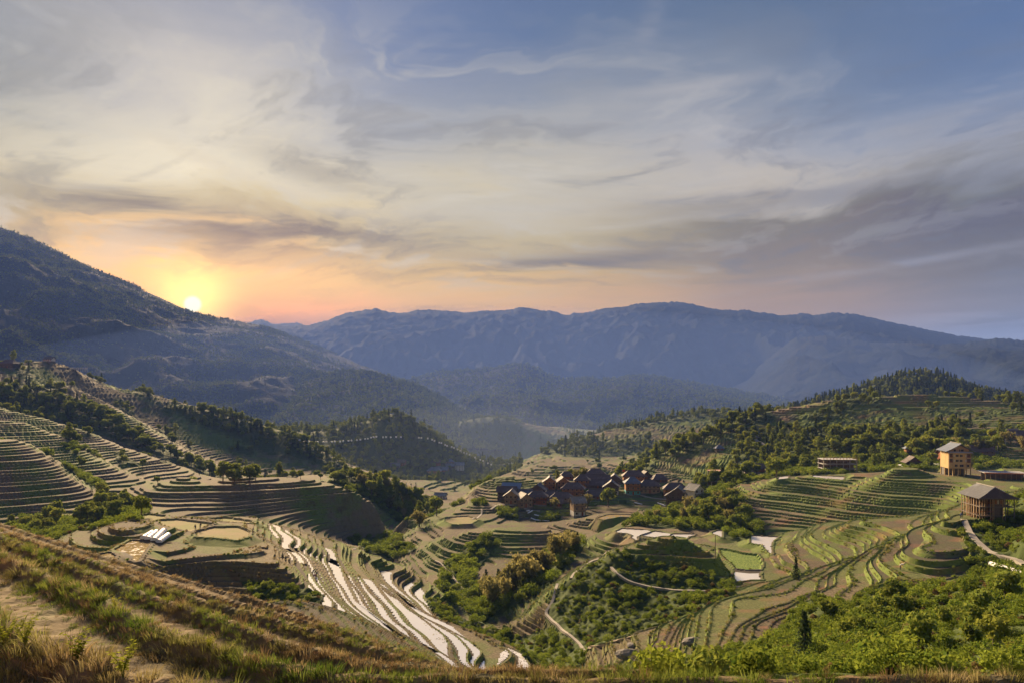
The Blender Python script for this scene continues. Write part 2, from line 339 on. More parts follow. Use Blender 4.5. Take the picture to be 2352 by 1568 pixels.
 [(2290,1185,172),(2330,1160,176),(2360,1140,176),(2600,1060,180)],
 [(2330,1250,140),(2380,1215,136),(2600,1150,134)],
 [(2260,1330,106),(2352,1330,98),(2600,1300,92)],
 [(1690,1372,136),(1670,1430,122),(1620,1500,110),(1560,1545,108)],
 [(1500,1470,134),(1440,1510,130),(1390,1550,126),(1350,1590,120)],
 [(1780,1420,116),(1900,1430,104),(2000,1410,98),(2120,1380,94),(2250,1370,86),(2400,1360,78)],
 [(1560,1590,90),(1720,1520,92),(1860,1490,88),(2000,1470,80),(2150,1440,72),(2300,1430,62),(2500,1400,54)],
 [(1500,1640,60),(1750,1590,62),(1950,1550,58),(2100,1530,50),(2250,1505,42),(2400,1480,35),(2600,1440,32)],
 [(1300,1650,50),(1700,1650,42),(2000,1640,40),(2200,1620,36),(2400,1600,32),(2600,1560,30)],
 # --- right hills
 [(1500,1090,520),(1560,1100,500),(1620,1112,470),(1700,1085,450),(1800,1078,430),(1900,1076,420),(2000,1072,410),(2100,1062,400),(2200,1060,390),(2352,1070,380),(2600,1060,380)],
 [(1470,1068,560),(1520,1040,572),(1600,1006,590),(1650,982,600),(1700,962,610),(1760,945,620),(1820,934,625),(1880,926,630),(1930,915,630),(1990,912,640),(2050,908,640),(2080,903,640),(2120,910,636),(2150,925,620),(2180,922,625),(2220,912,640),(2270,920,640),(2352,924,640),(2600,915,640)],
 [(1540,1075,530),(1600,1052,530),(1660,1052,510),(1720,1050,500),(1760,1020,530),(1820,1010,530),(1880,1020,510),(1950,1025,490),(2020,1015,490),(2090,1000,500),(2200,985,490),(2352,990,480),(2600,980,480)],
 [(1760,985,565),(1820,972,580),(1900,968,580),(2000,962,575),(2050,955,575),(2100,965,565),(2200,955,560),(2300,950,560),(2500,950,560)],
 [(1480,1075,640),(1600,1020,680),(1750,975,700),(1900,945,720),(2080,930,720),(2352,945,720),(2600,945,720)],
 [(1500,1045,800),(1650,1000,900),(1800,975,960),(2000,945,960),(2200,945,960),(2400,950,960),(2600,950,960)],
 [(1740,962,1150),(1800,945,1160),(1900,912,1170),(2000,886,1180),(2060,868,1180),(2100,862,1180),(2140,850,1190),(2180,866,1190),(2240,902,1180),(2300,916,1170),(2352,925,1170),(2600,935,1170)],
 [(1740,975,1400),(2000,940,1450),(2140,930,1450),(2300,950,1450),(2600,960,1450)],
]

def _densify(lines, gap=0.022):
    P = []
    for L in lines:
        for (a, b) in zip(L[:-1], L[1:]):
            n = max(1, int(math.hypot((b[0]-a[0])/FD, math.log(b[2]/a[2]))/gap))
            for k in range(n):
                t = k/n
                P.append((a[0]+(b[0]-a[0])*t, a[1]+(b[1]-a[1])*t, math.exp(math.log(a[2])*(1-t)+math.log(b[2])*t)))
        P.append(L[-1])
    return np.array(P)

def vnoise(x, y, seed=0):
    xi = np.floor(x).astype(np.int64); yi = np.floor(y).astype(np.int64)
    fx = x-xi; fy = y-yi
    fx = fx*fx*fx*(fx*(fx*6-15)+10); fy = fy*fy*fy*(fy*(fy*6-15)+10)
    def hsh(a, b):
        n = (a*374761393 + b*668265263 + seed*974634777) & 0x7fffffff
        n = ((n ^ (n >> 13))*1274126177) & 0x7fffffff
        n = (n ^ (n >> 16)) & 0xffff
        return n/32767.5-1.0
    a = hsh(xi, yi); b = hsh(xi+1, yi); c = hsh(xi, yi+1); d = hsh(xi+1, yi+1)
    return (a*(1-fx)+b*fx)*(1-fy)+(c*(1-fx)+d*fx)*fy

def fbm(x, y, seed=0, octaves=4, gain=.5):
    r = 0; a = 1.; s = 0.
    for o in range(octaves):
        r = r+a*vnoise(x, y, seed+o*17); s += a; a *= gain; x = x*2.03+5.1; y = y*2.03+1.7
    return r/s

def _cubic(A, idx, axis):
    n = A.shape[axis]; i = np.clip(np.floor(idx).astype(int), 0, n-2); t = idx-i
    sh = [1]*A.ndim; sh[axis] = -1; t = t.reshape(sh)
    g = lambda k: np.take(A, np.clip(i+k, 0, n-1), axis)
    p0, p1, p2, p3 = g(-1), g(0), g(1), g(2)
    return p1+.5*t*(p2-p0+t*(2*p0-5*p1+4*p2-p3+t*(3*(p1-p2)+p3-p0)))

X0, X1, D0, D1 = -190., 2545., 8.0, 2000.
def survey_grid():
    P = _densify(LINES)
    KB = 1.25
    A = np.stack([P[:, 0]/FD, np.log(P[:, 2])*KB], 1); v = (P[:, 1]-HY)/FD
    q = np.round(A/0.012); _, keep = np.unique(q, axis=0, return_index=True)
    A = A[keep]; v = v[keep]; n = len(A)
    phi = lambda d2: d2**.75
    M = np.zeros((n+3, n+3)); d2 = ((A[:, None]-A[None])**2).sum(-1)
    M[:n, :n] = phi(d2); M[np.arange(n), np.arange(n)] -= 0.0002
    M[:n, n] = 1; M[:n, n+1:] = A; M[n, :n] = 1; M[n+1:, :n] = A.T
    w = np.linalg.solve(M, np.concatenate([v, [0, 0, 0]]))
    gx = np.arange(X0-30, X1+31, 14.)/FD; gl = np.arange(math.log(D0)-.03, math.log(D1)+.04, .013)
    Y = np.zeros((len(gl), len(gx)))
    for r in range(len(gl)):
        dd = (gx[:, None]-A[None, :, 0])**2+(gl[r]*KB-A[None, :, 1])**2
        Y[r] = phi(dd)@w[:n]+w[n]+w[n+1]*gx+w[n+2]*gl[r]*KB
    return gx, gl, Y
GX, GL, GY = survey_grid()

def e_grid(Xs, ds):                       # dip e = -z/d on a grid of bearings and distances
    a = _cubic(GY, (np.log(ds)-GL[0])/.013, 0)
    return _cubic(a, (Xs/FD-GX[0])/(14./FD), 1)
def e_pts(X, d):
    fi = (np.log(d)-GL[0])/.013; fj = (X/FD-GX[0])/(14./FD)
    i = np.clip(np.floor(fi).astype(int), 1, GY.shape[0]-3); j = np.clip(np.floor(fj).astype(int), 1, GY.shape[1]-3)
    t = fi-i; u = fj-j
    def cr(p0, p1, p2, p3, t): return p1+.5*t*(p2-p0+t*(2*p0-5*p1+4*p2-p3+t*(3*(p1-p2)+p3-p0)))
    rows = [cr(*[GY[i+a, j+b] for b in (-1, 0, 1, 2)], u) for a in (-1, 0, 1, 2)]
    return cr(*rows, t)
def smooth_z(x, y):                       # the hill before it was cut into terraces
    d = np.clip(y, D0, D1)
    z = -e_pts(np.clip(x/y*FD+CX, X0-20, X1+20), d)*d
    amp = np.clip((d-28)/80, 0.12, 1)
    far = np.clip((d-480)/500, 0, 1)
    z = z+amp*(1-.4*far)*(.65*vnoise(x/26, y/26, 3)+.35*vnoise(x/11, y/11, 5))
    z = z+far*(4.5*fbm(x/150, y/150, 9, 4)+2.*vnoise(x/40, y/40, 12))
    return z
# ---------------------------------------------------------------- land cover (bearing / dip outlines, distance range)
def on_plane(poly, z): return [((X-CX)*(-z)/(Y-HY), -z*FD/(Y-HY)) for X, Y in poly]
PONDS = [  # outline, level, kind
 ('pond', [(1415,1219),(1429,1213),(1487,1216),(1495,1219),(1472,1226),(1464,1231),(1462,1240),(1450,1233),(1454,1229),(1443,1224),(1419,1222)], -51.0),
 ('nursery', [(1476,1226),(1505,1219),(1540,1224),(1538,1228),(1503,1233),(1478,1230)], -51.4),
 ('pond', [(1540,1229),(1546,1225),(1595,1226),(1591,1230),(1581,1231),(1575,1237),(1560,1232),(1542,1231)], -51.7),
 ('pond', [(1637,1221),(1650,1217),(1659,1218),(1658,1234),(1652,1230),(1638,1225)], -50.2),
 ('pond', [(1724,1229),(1788,1232),(1775,1241),(1771,1253),(1773,1272),(1757,1259),(1753,1251),(1724,1246),(1725,1237)], -50.2),
 ('pond', [(1684,1306),(1694,1308),(1718,1310),(1749,1309),(1743,1319),(1748,1331),(1726,1330),(1702,1334),(1681,1338),(1687,1321)], -51.2),
 ('green', [(1651,1259),(1671,1261),(1710,1270),(1739,1273),(1745,1282),(1749,1292),(1747,1307),(1718,1308),(1690,1305),(1683,1296),(1661,1278),(1656,1271)], -51.0),
 ('dry', [(304,1186),(342,1179),(378,1183),(382,1191),(356,1201),(315,1194)], -37.6),
 ('dry', [(364,1193),(410,1191),(493,1202),(465,1210),(438,1220),(383,1210),(364,1201)], -36.8),
 ('dry', [(449,1219),(493,1209),(547,1208),(575,1219),(569,1232),(547,1240),(493,1234),(452,1232)], -36.6),
 ('dry', [(476,1190),(520,1187),(575,1195),(583,1201),(520,1198)], -38.4),
 ('wet', [(301,1240),(350,1242),(315,1290),(285,1281),(263,1262)], -35.5),
 ('wet', [(228,1272),(252,1268),(266,1276),(258,1286),(236,1284)], -35.0),
 ('dry', [(1025,1187),(1075,1184),(1098,1192),(1080,1202),(1040,1203),(1022,1196)], -66.5),
 ('pond', [(1790,1094),(1812,1092),(1808,1098),(1786,1100)], -44.6),
 ('pond', [(1868,1091),(1940,1094),(1936,1101),(1900,1098),(1866,1094)], -43.6),
 ('wet', [(1372,1188),(1400,1180),(1460,1181),(1465,1186),(1420,1186),(1385,1193)], -60.6),
]
SCRUB = [
 ([(0,1215),(60,1190),(200,1180),(225,1120),(330,1130),(345,1175),(290,1222),(200,1262),(60,1240),(-200,1220),(-200,1160)], 185, 352),
 ([(545,1325),(640,1338),(745,1362),(735,1388),(640,1378),(585,1374)], 118, 152),
 ([(740,1085),(830,1090),(960,1140),(1012,1182),(950,1230),(905,1190),(850,1150),(790,1118)], 395, 640),
 ([(800,1240),(900,1225),(960,1260),(900,1285),(850,1268)], 300, 420),
 ([(975,1372),(1010,1376),(1060,1415),(1120,1447),(1200,1462),(1200,1500),(1160,1492),(1090,1474),(1020,1440)], 172, 232),
 ([(1020,1300),(1110,1228),(1155,1238),(1102,1300),(1092,1330),(1150,1372),(1110,1425),(1050,1395),(1000,1345)], 205, 335),
 ([(1060,1380),(1200,1300),(1330,1233),(1345,1248),(1275,1330),(1165,1400),(1095,1440)], 195, 285),
 ([(1250,1425),(1285,1345),(1350,1300),(1420,1262),(1450,1275),(1520,1290),(1590,1305),(1640,1318),(1690,1345),(1690,1362),(1640,1392),(1500,1442),(1345,1494)], 150, 206),
 ([(1160,1470),(1260,1440),(1345,1490),(1340,1600),(1260,1575),(1240,1540),(1190,1492)], 118, 192),
 ([(1790,1440),(1830,1388),(1880,1358),(1945,1390),(2000,1366),(2230,1332),(2265,1270),(2600,1330),(2600,1700),(1440,1700),(1490,1530),(1590,1500),(1690,1490),(1760,1480)], 22, 142),
 ([(2195,1200),(2240,1195),(2600,1190),(2600,1340),(2225,1330),(2225,1260)], 95, 172),
 ([(2290,1215),(2330,1140),(2600,1020),(2600,1340),(2300,1290)], 95, 185),
 ([(1430,1213),(1500,1172),(1600,1150),(1705,1135),(1725,1180),(1765,1228),(1640,1216),(1540,1213)], 270, 375),
 ([(1660,1212),(1690,1205),(1722,1215),(1722,1243),(1660,1240)], 236, 262),
 ([(-200,850),(130,893),(200,925),(330,1000),(440,1060),(500,1095),(640,1105),(640,1120),(520,1117),(400,1062),(200,985),(-200,925)], 575, 790),
 ([(380,930),(480,940),(640,985),(760,1045),(810,1090),(700,1085),(560,1015),(430,962)], 770, 900),
 ([(0,1030),(60,1035),(200,1090),(300,1150),(250,1165),(180,1110),(100,1050)], 395, 440),
 ([(0,1010),(200,1060),(330,1105),(260,1100),(120,1045)], 440, 520),
]
def cover(X, Y, d):
    """1 where scrub or wood covers the slope"""
    s = np.zeros(X.shape)
    for poly, a, b in SCRUB: s = np.maximum(s, inpoly(X, Y, poly) & (d > a) & (d < b))
    s = np.maximum(s, (d > 470) & (X > 1690) & (Y > 985) & (Y < 1075))
    s = np.maximum(s, (d > 368) & (d < 470) & (X > 1570) & (vnoise(X/60, Y/30, 4) > -.35))
    s = np.maximum(s, (d > 900) & (X < 1200))
    s = np.maximum(s, (d > 560) & (X > 1420) & (X < 1800) & (vnoise(X/45, d/22, 8) > .0) & (d < 1000))
    s = np.maximum(s, (d > 1000) & (X > 1240) & (X < 1740) & (vnoise(X/70, d/60, 8) > -.1))
    s = np.maximum(s, (d > 980) & (X > 1740))
    s = np.maximum(s, (d > 380) & (d < 980) & (vnoise(X/55, np.log(d)*26, 21) > .62))
    return s

def terrace_step(X, d):
    s = np.where((X < 905) & (d > 285), 1.15, STEP)
    s = np.where((X > 330) & (X < 705) & (d > 139) & (d < 170), .55, s)
    s = np.where(d < np.interp(X, [-300, 0, 130, 274, 400, 520, 643, 800, 950, 1060, 1200, 2700], [112, 98, 89, 80, 73, 67, 62.5, 57, 52, 49, 36, 36]), 2.6, s)
    return np.where(d > 600, 1.7, s)

def hill_z(x, y):
    """the hill, its heights bunched unevenly so that no two terraces are alike"""
    h = smooth_z(x, y); k = np.clip((y-100)/30, 0, 1)
    return h+k*.34*np.sin(1.9*h+2.2*np.sin(.37*h)+1.3*vnoise(x/60, y/60, 88))
def terrace(x, y, want=False):
    """ground height with the terraces cut in; also level, tread mask"""
    X = x/y*FD+CX
    h = hill_z(x, y); e = .35
    gx = (hill_z(x+e, y)-hill_z(x-e, y))/(2*e); gy = (hill_z(x, y+e)-hill_z(x, y-e))/(2*e)
    sl = np.hypot(gx, gy)+1e-4
    Y = HY-h/y*FD
    st = terrace_step(X, y)
    c = cover(X, Y, y)
    w = np.clip(.42*sl, .10, .62)
    return X, Y, h, gx, gy, sl, st, c, w

def profile(t, w, st, bund):
    k = np.floor(t); fr = t-k
    r = np.clip((fr-(1-w))/w, 0, 1)
    z = (k+r)*st
    tread = (fr < 1-w)
    return z+bund*((fr < .10)), k, fr, tread

# --- grid of bearings and distances
COLS = np.arange(X0, X1, 3.55)
def rings():
    r = [8.2]
    while r[-1] < 1950:
        d = r[-1]
        k = 0.0075 if d < 60 else (.0045 if d < 75 else (.0026 if d < 430 else (.0040 if d < 700 else .0055)))
        r.append(d*(1+k))
    return np.array(r)
RING = rings()
def build_terrain():
    nx, ny = len(COLS), len(RING)
    x = (COLS[None]-CX)/FD*RING[:, None]; y = np.repeat(RING[:, None], nx, 1)
    X, Y, h, gx, gy, sl, st, c, w = terrace(x, y)
    # slide grid points on to the nearest terrace edge so that every edge is a clean line
    for it in range(2):
        t = h/st; k = np.floor(t); fr = t-k
        e0 = np.where(fr < .5, k, k+1); e1 = k+1-w
        tgt = np.where(np.abs(t-e0) < np.abs(t-e1), e0, e1)
        dist = (tgt-t)*st/sl
        cell = np.maximum(y*3.55/FD, 0)
        lim = .62*np.sqrt(cell*np.gradient(RING)[:, None])
        mv = np.where((np.abs(dist) < lim) & (c < .5), dist, 0)
        x = x+mv*gx/sl; y = y+mv*gy/sl
        h = hill_z(x, y)
    t = h/st; k = np.floor(t+1e-3); fr = np.clip(t-k, 0, 1)
    bund = np.where(y < 62, .42, .20)*np.where(y < 260, 1, 0)
    z, lev, fr, tread = profile(t+1e-3, w, st, 0)
    bw = np.clip(.45*sl/st, .03, .16)
    zt = z+bund*np.exp(-(fr/bw)**4)*(fr < 1-w)
    cs = c.astype(float)
    z = np.where(cs > .5, h, zt)
    lumpy = .9*vnoise(x/3.1, y/3.1, 31)+.5*vnoise(x/1.3, y/1.3, 33)
    z = z+np.where(cs > .5, np.clip(y/120, .25, 1)*.55*lumpy, 0)
    rough = np.clip(.5-y/300, .06, .5)
    z = z+rough*(.16*vnoise(x/.9, y/.9, 41)+.10*vnoise(x/.37, y/.37, 42))
    # level fields and ponds
    flat = np.full(z.shape, -1)
    for i, (kind, poly, lv) in enumerate(PONDS):
        wp = on_plane(poly, lv); P = np.array(wp)
        m = (x > P[:, 0].min()-7) & (x < P[:, 0].max()+7) & (y > P[:, 1].min()-7) & (y < P[:, 1].max()+7)
        if not m.any(): continue
        xs, ys = x[m], y[m]
        ins = inpoly(xs, ys, wp); dist = polydist(xs, ys, wp)
        zz = z[m]; f = np.where(ins, 1, np.clip(1-(dist-.9)/3.2, 0, 1))
        bk = np.where((~ins) & (dist < .9), .22, 0.); depth = np.where(ins, -.25, 0)
        zz = zz*(1-f)+f*(lv+bk+depth)
        z[m] = zz; q = flat[m]; q[ins] = i; flat[m] = q
    co = np.stack([x, y, z], -1).reshape(-1, 3)
    idx = np.arange(nx*ny).reshape(ny, nx)
    quads = np.stack([idx[:-1, :-1], idx[:-1, 1:], idx[1:, 1:], idx[1:, :-1]], -1).reshape(-1, 4)
    return dict(x=x, y=y, z=z, h=h, X=X, Y=HY-z/y*FD, lev=lev, fr=fr, tread=tread, cover=cs, st=st, w=w, flat=flat, co=co, quads=quads, sl=sl, gx=gx, gy=gy, nx=nx, ny=ny)
TR = build_terrain()
print('terrain', time.time()-T0, TR['co'].shape)
FLOOD = [
 [(596,1194),(640,1206),(690,1238),(690,1268),(655,1268),(640,1240)],
 [(632,1262),(700,1256),(775,1288),(790,1330),(815,1380),(880,1430),(1010,1498),(960,1502),(900,1484),(830,1444),(745,1400),(700,1360)],
 [(715,1246),(760,1262),(792,1296),(790,1306),(752,1290),(720,1268)],
 [(795,1320),(850,1332),(900,1350),(960,1400),(1040,1440),(1110,1500),(1120,1568),(1060,1560),(980,1500),(900,1450),(830,1392)],
 [(862,1306),(905,1316),(965,1350),(1000,1392),(995,1418),(940,1392),(885,1352)],
 [(1180,1480),(1225,1510),(1215,1535),(1160,1568),(1130,1568),(1150,1500)],
]
def faces_of(a): return (a[:-1, :-1]+a[:-1, 1:]+a[1:, 1:]+a[1:, :-1])/4
def terrain_object():
    q = TR
    # face-wise cover: r = riser, g = scrub, b = wet mud, a = field kind
    frf = faces_of(q['fr']); k = q['lev']
    lo = np.minimum(np.minimum(k[:-1, :-1], k[:-1, 1:]), np.minimum(k[1:, 1:], k[1:, :-1])); hi = np.maximum(np.maximum(k[:-1, :-1], k[:-1, 1:]), np.maximum(k[1:, 1:], k[1:, :-1]))
    tr = q['tread'].astype(float); trf = faces_of(tr)
    zr = np.max([q['z'][:-1, :-1], q['z'][:-1, 1:], q['z'][1:, 1:], q['z'][1:, :-1]], 0)-np.min([q['z'][:-1, :-1], q['z'][:-1, 1:], q['z'][1:, 1:], q['z'][1:, :-1]], 0)
    riser = np.clip(zr/(q['st'][:-1, :-1]*.34), 0, 1)
    sc = faces_of(q['cover'])
    fl = q['flat'][:-1, :-1]
    kind = np.zeros(fl.shape)
    for i, (kd, _, _) in enumerate(PONDS):
        kind[fl == i] = {'pond': .2, 'nursery': .2, 'wet': .4, 'dry': .6, 'green': .8}[kd]
    X = faces_of(q['X']); Y = faces_of(q['Y']); d = faces_of(q['y'])
    wet = np.zeros(X.shape)
    for p in FLOOD: wet = np.maximum(wet, inpoly(X, Y, p) & (d > 100) & (d < 240))
    wet = np.maximum(wet, inpoly(X, Y, [(600,1372),(720,1372),(1030,1520),(1100,1568),(1000,1568),(880,1520),(700,1470),(600,1440)]) & (d > 60) & (d < 115))
    wet = np.maximum(wet, .6*(inpoly(X, Y, [(1690,1390),(1760,1340),(1900,1290),(2180,1190),(2240,1320),(1960,1380),(1760,1480)]) & (d > 90) & (d < 175) & (vnoise(lo*7.3, lo*.7, 3) > -.2)))
    riser[fl >= 0] = 0; sc[fl >= 0] = 0
    A = np.stack([riser, sc, wet, kind], -1).reshape(-1, 4)
    # tone: r = dry straw foreground, g = fresh green share, b = red earth, a = per level variation
    dry = np.clip((np.interp(X, [-300, 0, 274, 643, 1060, 1300, 2700], [118, 104, 86, 69, 56, 44, 44])-d)/6, 0, 1)
    lvl = (np.sin(lo*12.9898+np.floor(X/260)*3.1)*43758.5453) % 1
    green = np.clip(.40+.45*np.clip((X-900)/900, 0, 1)+.55*vnoise(X/90, np.log(d)*18, 51)+.2*vnoise(X/20, np.log(d)*70, 52), 0, 1)
    red = np.clip(1.8*vnoise(X/45, np.log(d)*60, 61)-.75, 0, 1)*np.clip((X-1200)/400, 0, 1)
    B = np.stack([dry, green, red, lvl], -1).reshape(-1, 4)
    me = np_mesh('terrain', q['co'], q['quads'])
    face_attr(me, 'cover', A); face_attr(me, 'tone', B)
    return link('terrain', me, material('land', mat_land), kind='structure', label='terraced hillsides and valley of the rice growing village', category='terrain')
def mat_land(g):
    a = g.new('ShaderNodeAttribute', attribute_name='cover'); b = g.new('ShaderNodeAttribute', attribute_name='tone')
    s1 = g.new('ShaderNodeSeparateColor'); g.l.new(a.outputs['Color'], s1.inputs[0]); s2 = g.new('ShaderNodeSeparateColor'); g.l.new(b.outputs['Color'], s2.inputs[0])
    ris, scr, wet = s1.outputs; kind = a.outputs['Alpha']; dry, green, red = s2.outputs; lvl = b.outputs['Alpha']
    pos = g.new('ShaderNodeNewGeometry').outputs['Position']
    n1 = g.noise(pos, .9, 5, .65); n2 = g.noise(pos, .12, 4, .6); n3 = g.noise(pos, 5., 3, .7); n4 = g.noise(pos, 2.2, 5, .75)
    soil = g.mix(n1, (.095, .072, .054), (.175, .135, .095))
    soil = g.mix(g.m('MULTIPLY', g.rng(lvl, .45, .95), .75), soil, (.23, .185, .12))
    soil = g.mix(g.m('MULTIPLY', g.rng(g.m('ADD', green, g.m('MULTIPLY', g.m('SUBTRACT', n2, .5), 1.2)), .55, .95), .8), soil, g.mix(n1, (.085, .12, .035), (.18, .22, .065)))
    soil = g.mix(g.rng(n4, .44, .60), g.mix(1.0, soil, (.55, .54, .50), 'MULTIPLY'), soil)
    soil = g.mix(g.m('MULTIPLY', g.rng(n2, .48, .62), .45), soil, g.mix(n4, (.07, .075, .028), (.15, .145, .055)))
    mud = g.mix(g.rng(n3, .35, .7), (.045, .036, .032), (.11, .085, .07))
    soil = g.mix(wet, soil, mud)
    bank = g.mix(n1, (.115, .092, .058), (.215, .172, .10))
    bank = g.mix(g.rng(g.m('ADD', g.m('MULTIPLY', green, .8), n2), .6, 1.1), bank, g.mix(n1, (.070, .105, .024), (.18, .23, .055)))
    bank = g.mix(g.m('MULTIPLY', g.rng(n2, .56, .72), .7), bank, (.105, .068, .048))
    col = g.mix(ris, soil, bank)
    strw = g.mix(n1, (.085, .058, .036), (.27, .20, .105))
    strw = g.mix(g.rng(n2, .46, .68), strw, g.mix(n1, g.mix(g.rng(n4, .42, .56), (.085, .064, .044), (.205, .18, .135)), (.13, .14, .05)))
    strw = g.mix(g.m('MULTIPLY', ris, .8), strw, g.mix(n1, (.07, .05, .03), (.15, .13, .05)))
    col = g.mix(dry, col, strw)
    col = g.mix(g.m('MULTIPLY', red, .5), col, g.mix(n1, (.16, .07, .045), (.30, .14, .09)))
    shrub = g.mix(n1, (.030, .045, .013), (.085, .115, .03))
    col = g.mix(scr, col, shrub)
    # fields: pond bed, wet bed, dry stubble, green sprouts
    col = g.mix(g.m('GREATER_THAN', kind, .1), col, (.09, .075, .06))
    col = g.mix(g.m('GREATER_THAN', kind, .5), col, g.mix(g.rng(g.m('ADD', n2, g.m('MULTIPLY', n1, .3)), .5, .85), (.24, .185, .10), (.18, .185, .065)))
    col = g.mix(g.m('GREATER_THAN', kind, .7), col, g.mix(g.rng(n4, .40, .62), (.06, .11, .02), g.mix(n2, (.16, .25, .035), (.24, .26, .08))))
    return principled(g, col, .95, g.m('ADD', n1, g.m('MULTIPLY', n3, .5)), .5, .15, .12)
terrain = terrain_object()

def mat_water(g):
    pos = g.new('ShaderNodeNewGeometry').outputs['Position']
    n = g.noise(pos, .35, 2, .5)
    gl = g.new('ShaderNodeBsdfGlossy'); gl.inputs['Roughness'].default_value = .07; gl.inputs['Color'].default_value = (.98, .97, .96, 1)
    b = g.new('ShaderNodeBump'); b.inputs['Strength'].default_value = .04; b.inputs['Distance'].default_value = .05; g.l.new(n, b.inputs['Height']); g.l.new(b.outputs[0], gl.inputs['Normal'])
    df = g.new('ShaderNodeBsdfDiffuse'); df.inputs['Color'].default_value = (.74, .70, .66, 1)  # near-white base paints in the brightness of the reflected sky
    mx = g.new('ShaderNodeMixShader'); mx.inputs[0].default_value = .55; g.l.new(df.outputs[0], mx.inputs[1]); g.l.new(gl.outputs[0], mx.inputs[2])
    return mx.outputs[0]
def flooded():
    q = TR; k = q['lev']; same = (k[:-1, :-1] == k[:-1, 1:]) & (k[:-1, :-1] == k[1:, 1:]) & (k[:-1, :-1] == k[1:, :-1])
    X = faces_of(q['X']); Y = faces_of(q['Y']); d = faces_of(q['y'])
    x = faces_of(q['x'])
    frf = faces_of(q['fr'])
    zr = np.max([q['z'][:-1, :-1], q['z'][:-1, 1:], q['z'][1:, 1:], q['z'][1:, :-1]], 0)-np.min([q['z'][:-1, :-1], q['z'][:-1, 1:], q['z'][1:, 1:], q['z'][1:, :-1]], 0)
    fr_ = q['fr']; inner = np.minimum(np.minimum(fr_[:-1, :-1], fr_[:-1, 1:]), np.minimum(fr_[1:, 1:], fr_[1:, :-1])) > .035
    t4 = inner & q['tread'][:-1, :-1] & q['tread'][:-1, 1:] & q['tread'][1:, 1:] & q['tread'][1:, :-1]
    ok = same & t4 & (q['flat'][:-1, :-1] < 0) & (faces_of(q['cover']) < .1) & (d > 100) & (d < 245)
    L = k[:-1, :-1]; quads = q['quads'].reshape(q['ny']-1, q['nx']-1, 4)
    n = 0
    for r, poly in enumerate(FLOOD):
        m = ok & inpoly(X, Y, poly)
        for lv in np.unique(L[m]):
            s = m & (L == lv)
            if s.sum() < 14: continue
            qs = quads[s]; u, inv = np.unique(qs, return_inverse=True)
            co = q['co'][u].copy(); co[:, 2] = lv*STEP+.11
            o = link('paddy_water', np_mesh('paddy_water', co, inv.reshape(-1, 4)), material('water', mat_water) if r != 5 else material('muddy', mat_muddy), kind='structure', label='sheet of water on a flooded rice terrace of the lower left spur', group='flooded strips of the lower left spur')
            n += 1
    for kind, poly, lv in PONDS:
        if kind not in ('pond', 'wet', 'nursery'): continue
        wp = on_plane(poly, lv)
        bm = bmesh.new(); f = bm.faces.new([bm.verts.new((a, b, 0)) for a, b in wp])
        me = bpy.data.meshes.new('pond_water'); bm.to_mesh(me); bm.free()
        mat = material('water', mat_water) if kind != 'wet' else material('shallow', mat_shallow)
        o = link('pond_water', me, mat, loc=(0, 0, lv-.05), kind='structure')
    print('water', n)
def mat_muddy(g):
    pos = g.new('ShaderNodeNewGeometry').outputs['Position']
    n = g.noise(pos, 2.4, 3, .7)
    gl = g.new('ShaderNodeBsdfGlossy'); gl.inputs['Roughness'].default_value = .07; gl.inputs['Color'].default_value = (.98, .97, .96, 1)
    df = g.new('ShaderNodeBsdfDiffuse'); g.l.new(g.mix(g.rng(n, .54, .60), (.80, .76, .72), (.075, .058, .048)), df.inputs['Color'])  # dark mud specks; the near-white between them is painted sky reflection
    mx = g.new('ShaderNodeMixShader'); g.l.new(g.rng(n, .60, .54, 0., .40), mx.inputs[0]); g.l.new(df.outputs[0], mx.inputs[1]); g.l.new(gl.outputs[0], mx.inputs[2])
    return mx.outputs[0]
def mat_shallow(g):
    pos = g.new('ShaderNodeNewGeometry').outputs['Position']
    n = g.noise(pos, .8, 5, .7)
    gl = g.new('ShaderNodeBsdfGlossy'); gl.inputs['Roughness'].default_value = .07; gl.inputs['Color'].default_value = (.95, .92, .88, 1)
    df = g.new('ShaderNodeBsdfDiffuse'); g.l.new(g.mix(n, (.16, .12, .06), (.34, .27, .14)), df.inputs['Color'])
    mx = g.new('ShaderNodeMixShader'); g.l.new(g.rng(n, .52, .60), mx.inputs[0]); g.l.new(df.outputs[0], mx.inputs[1]); g.l.new(gl.outputs[0], mx.inputs[2])
    return mx.outputs[0]
flooded()

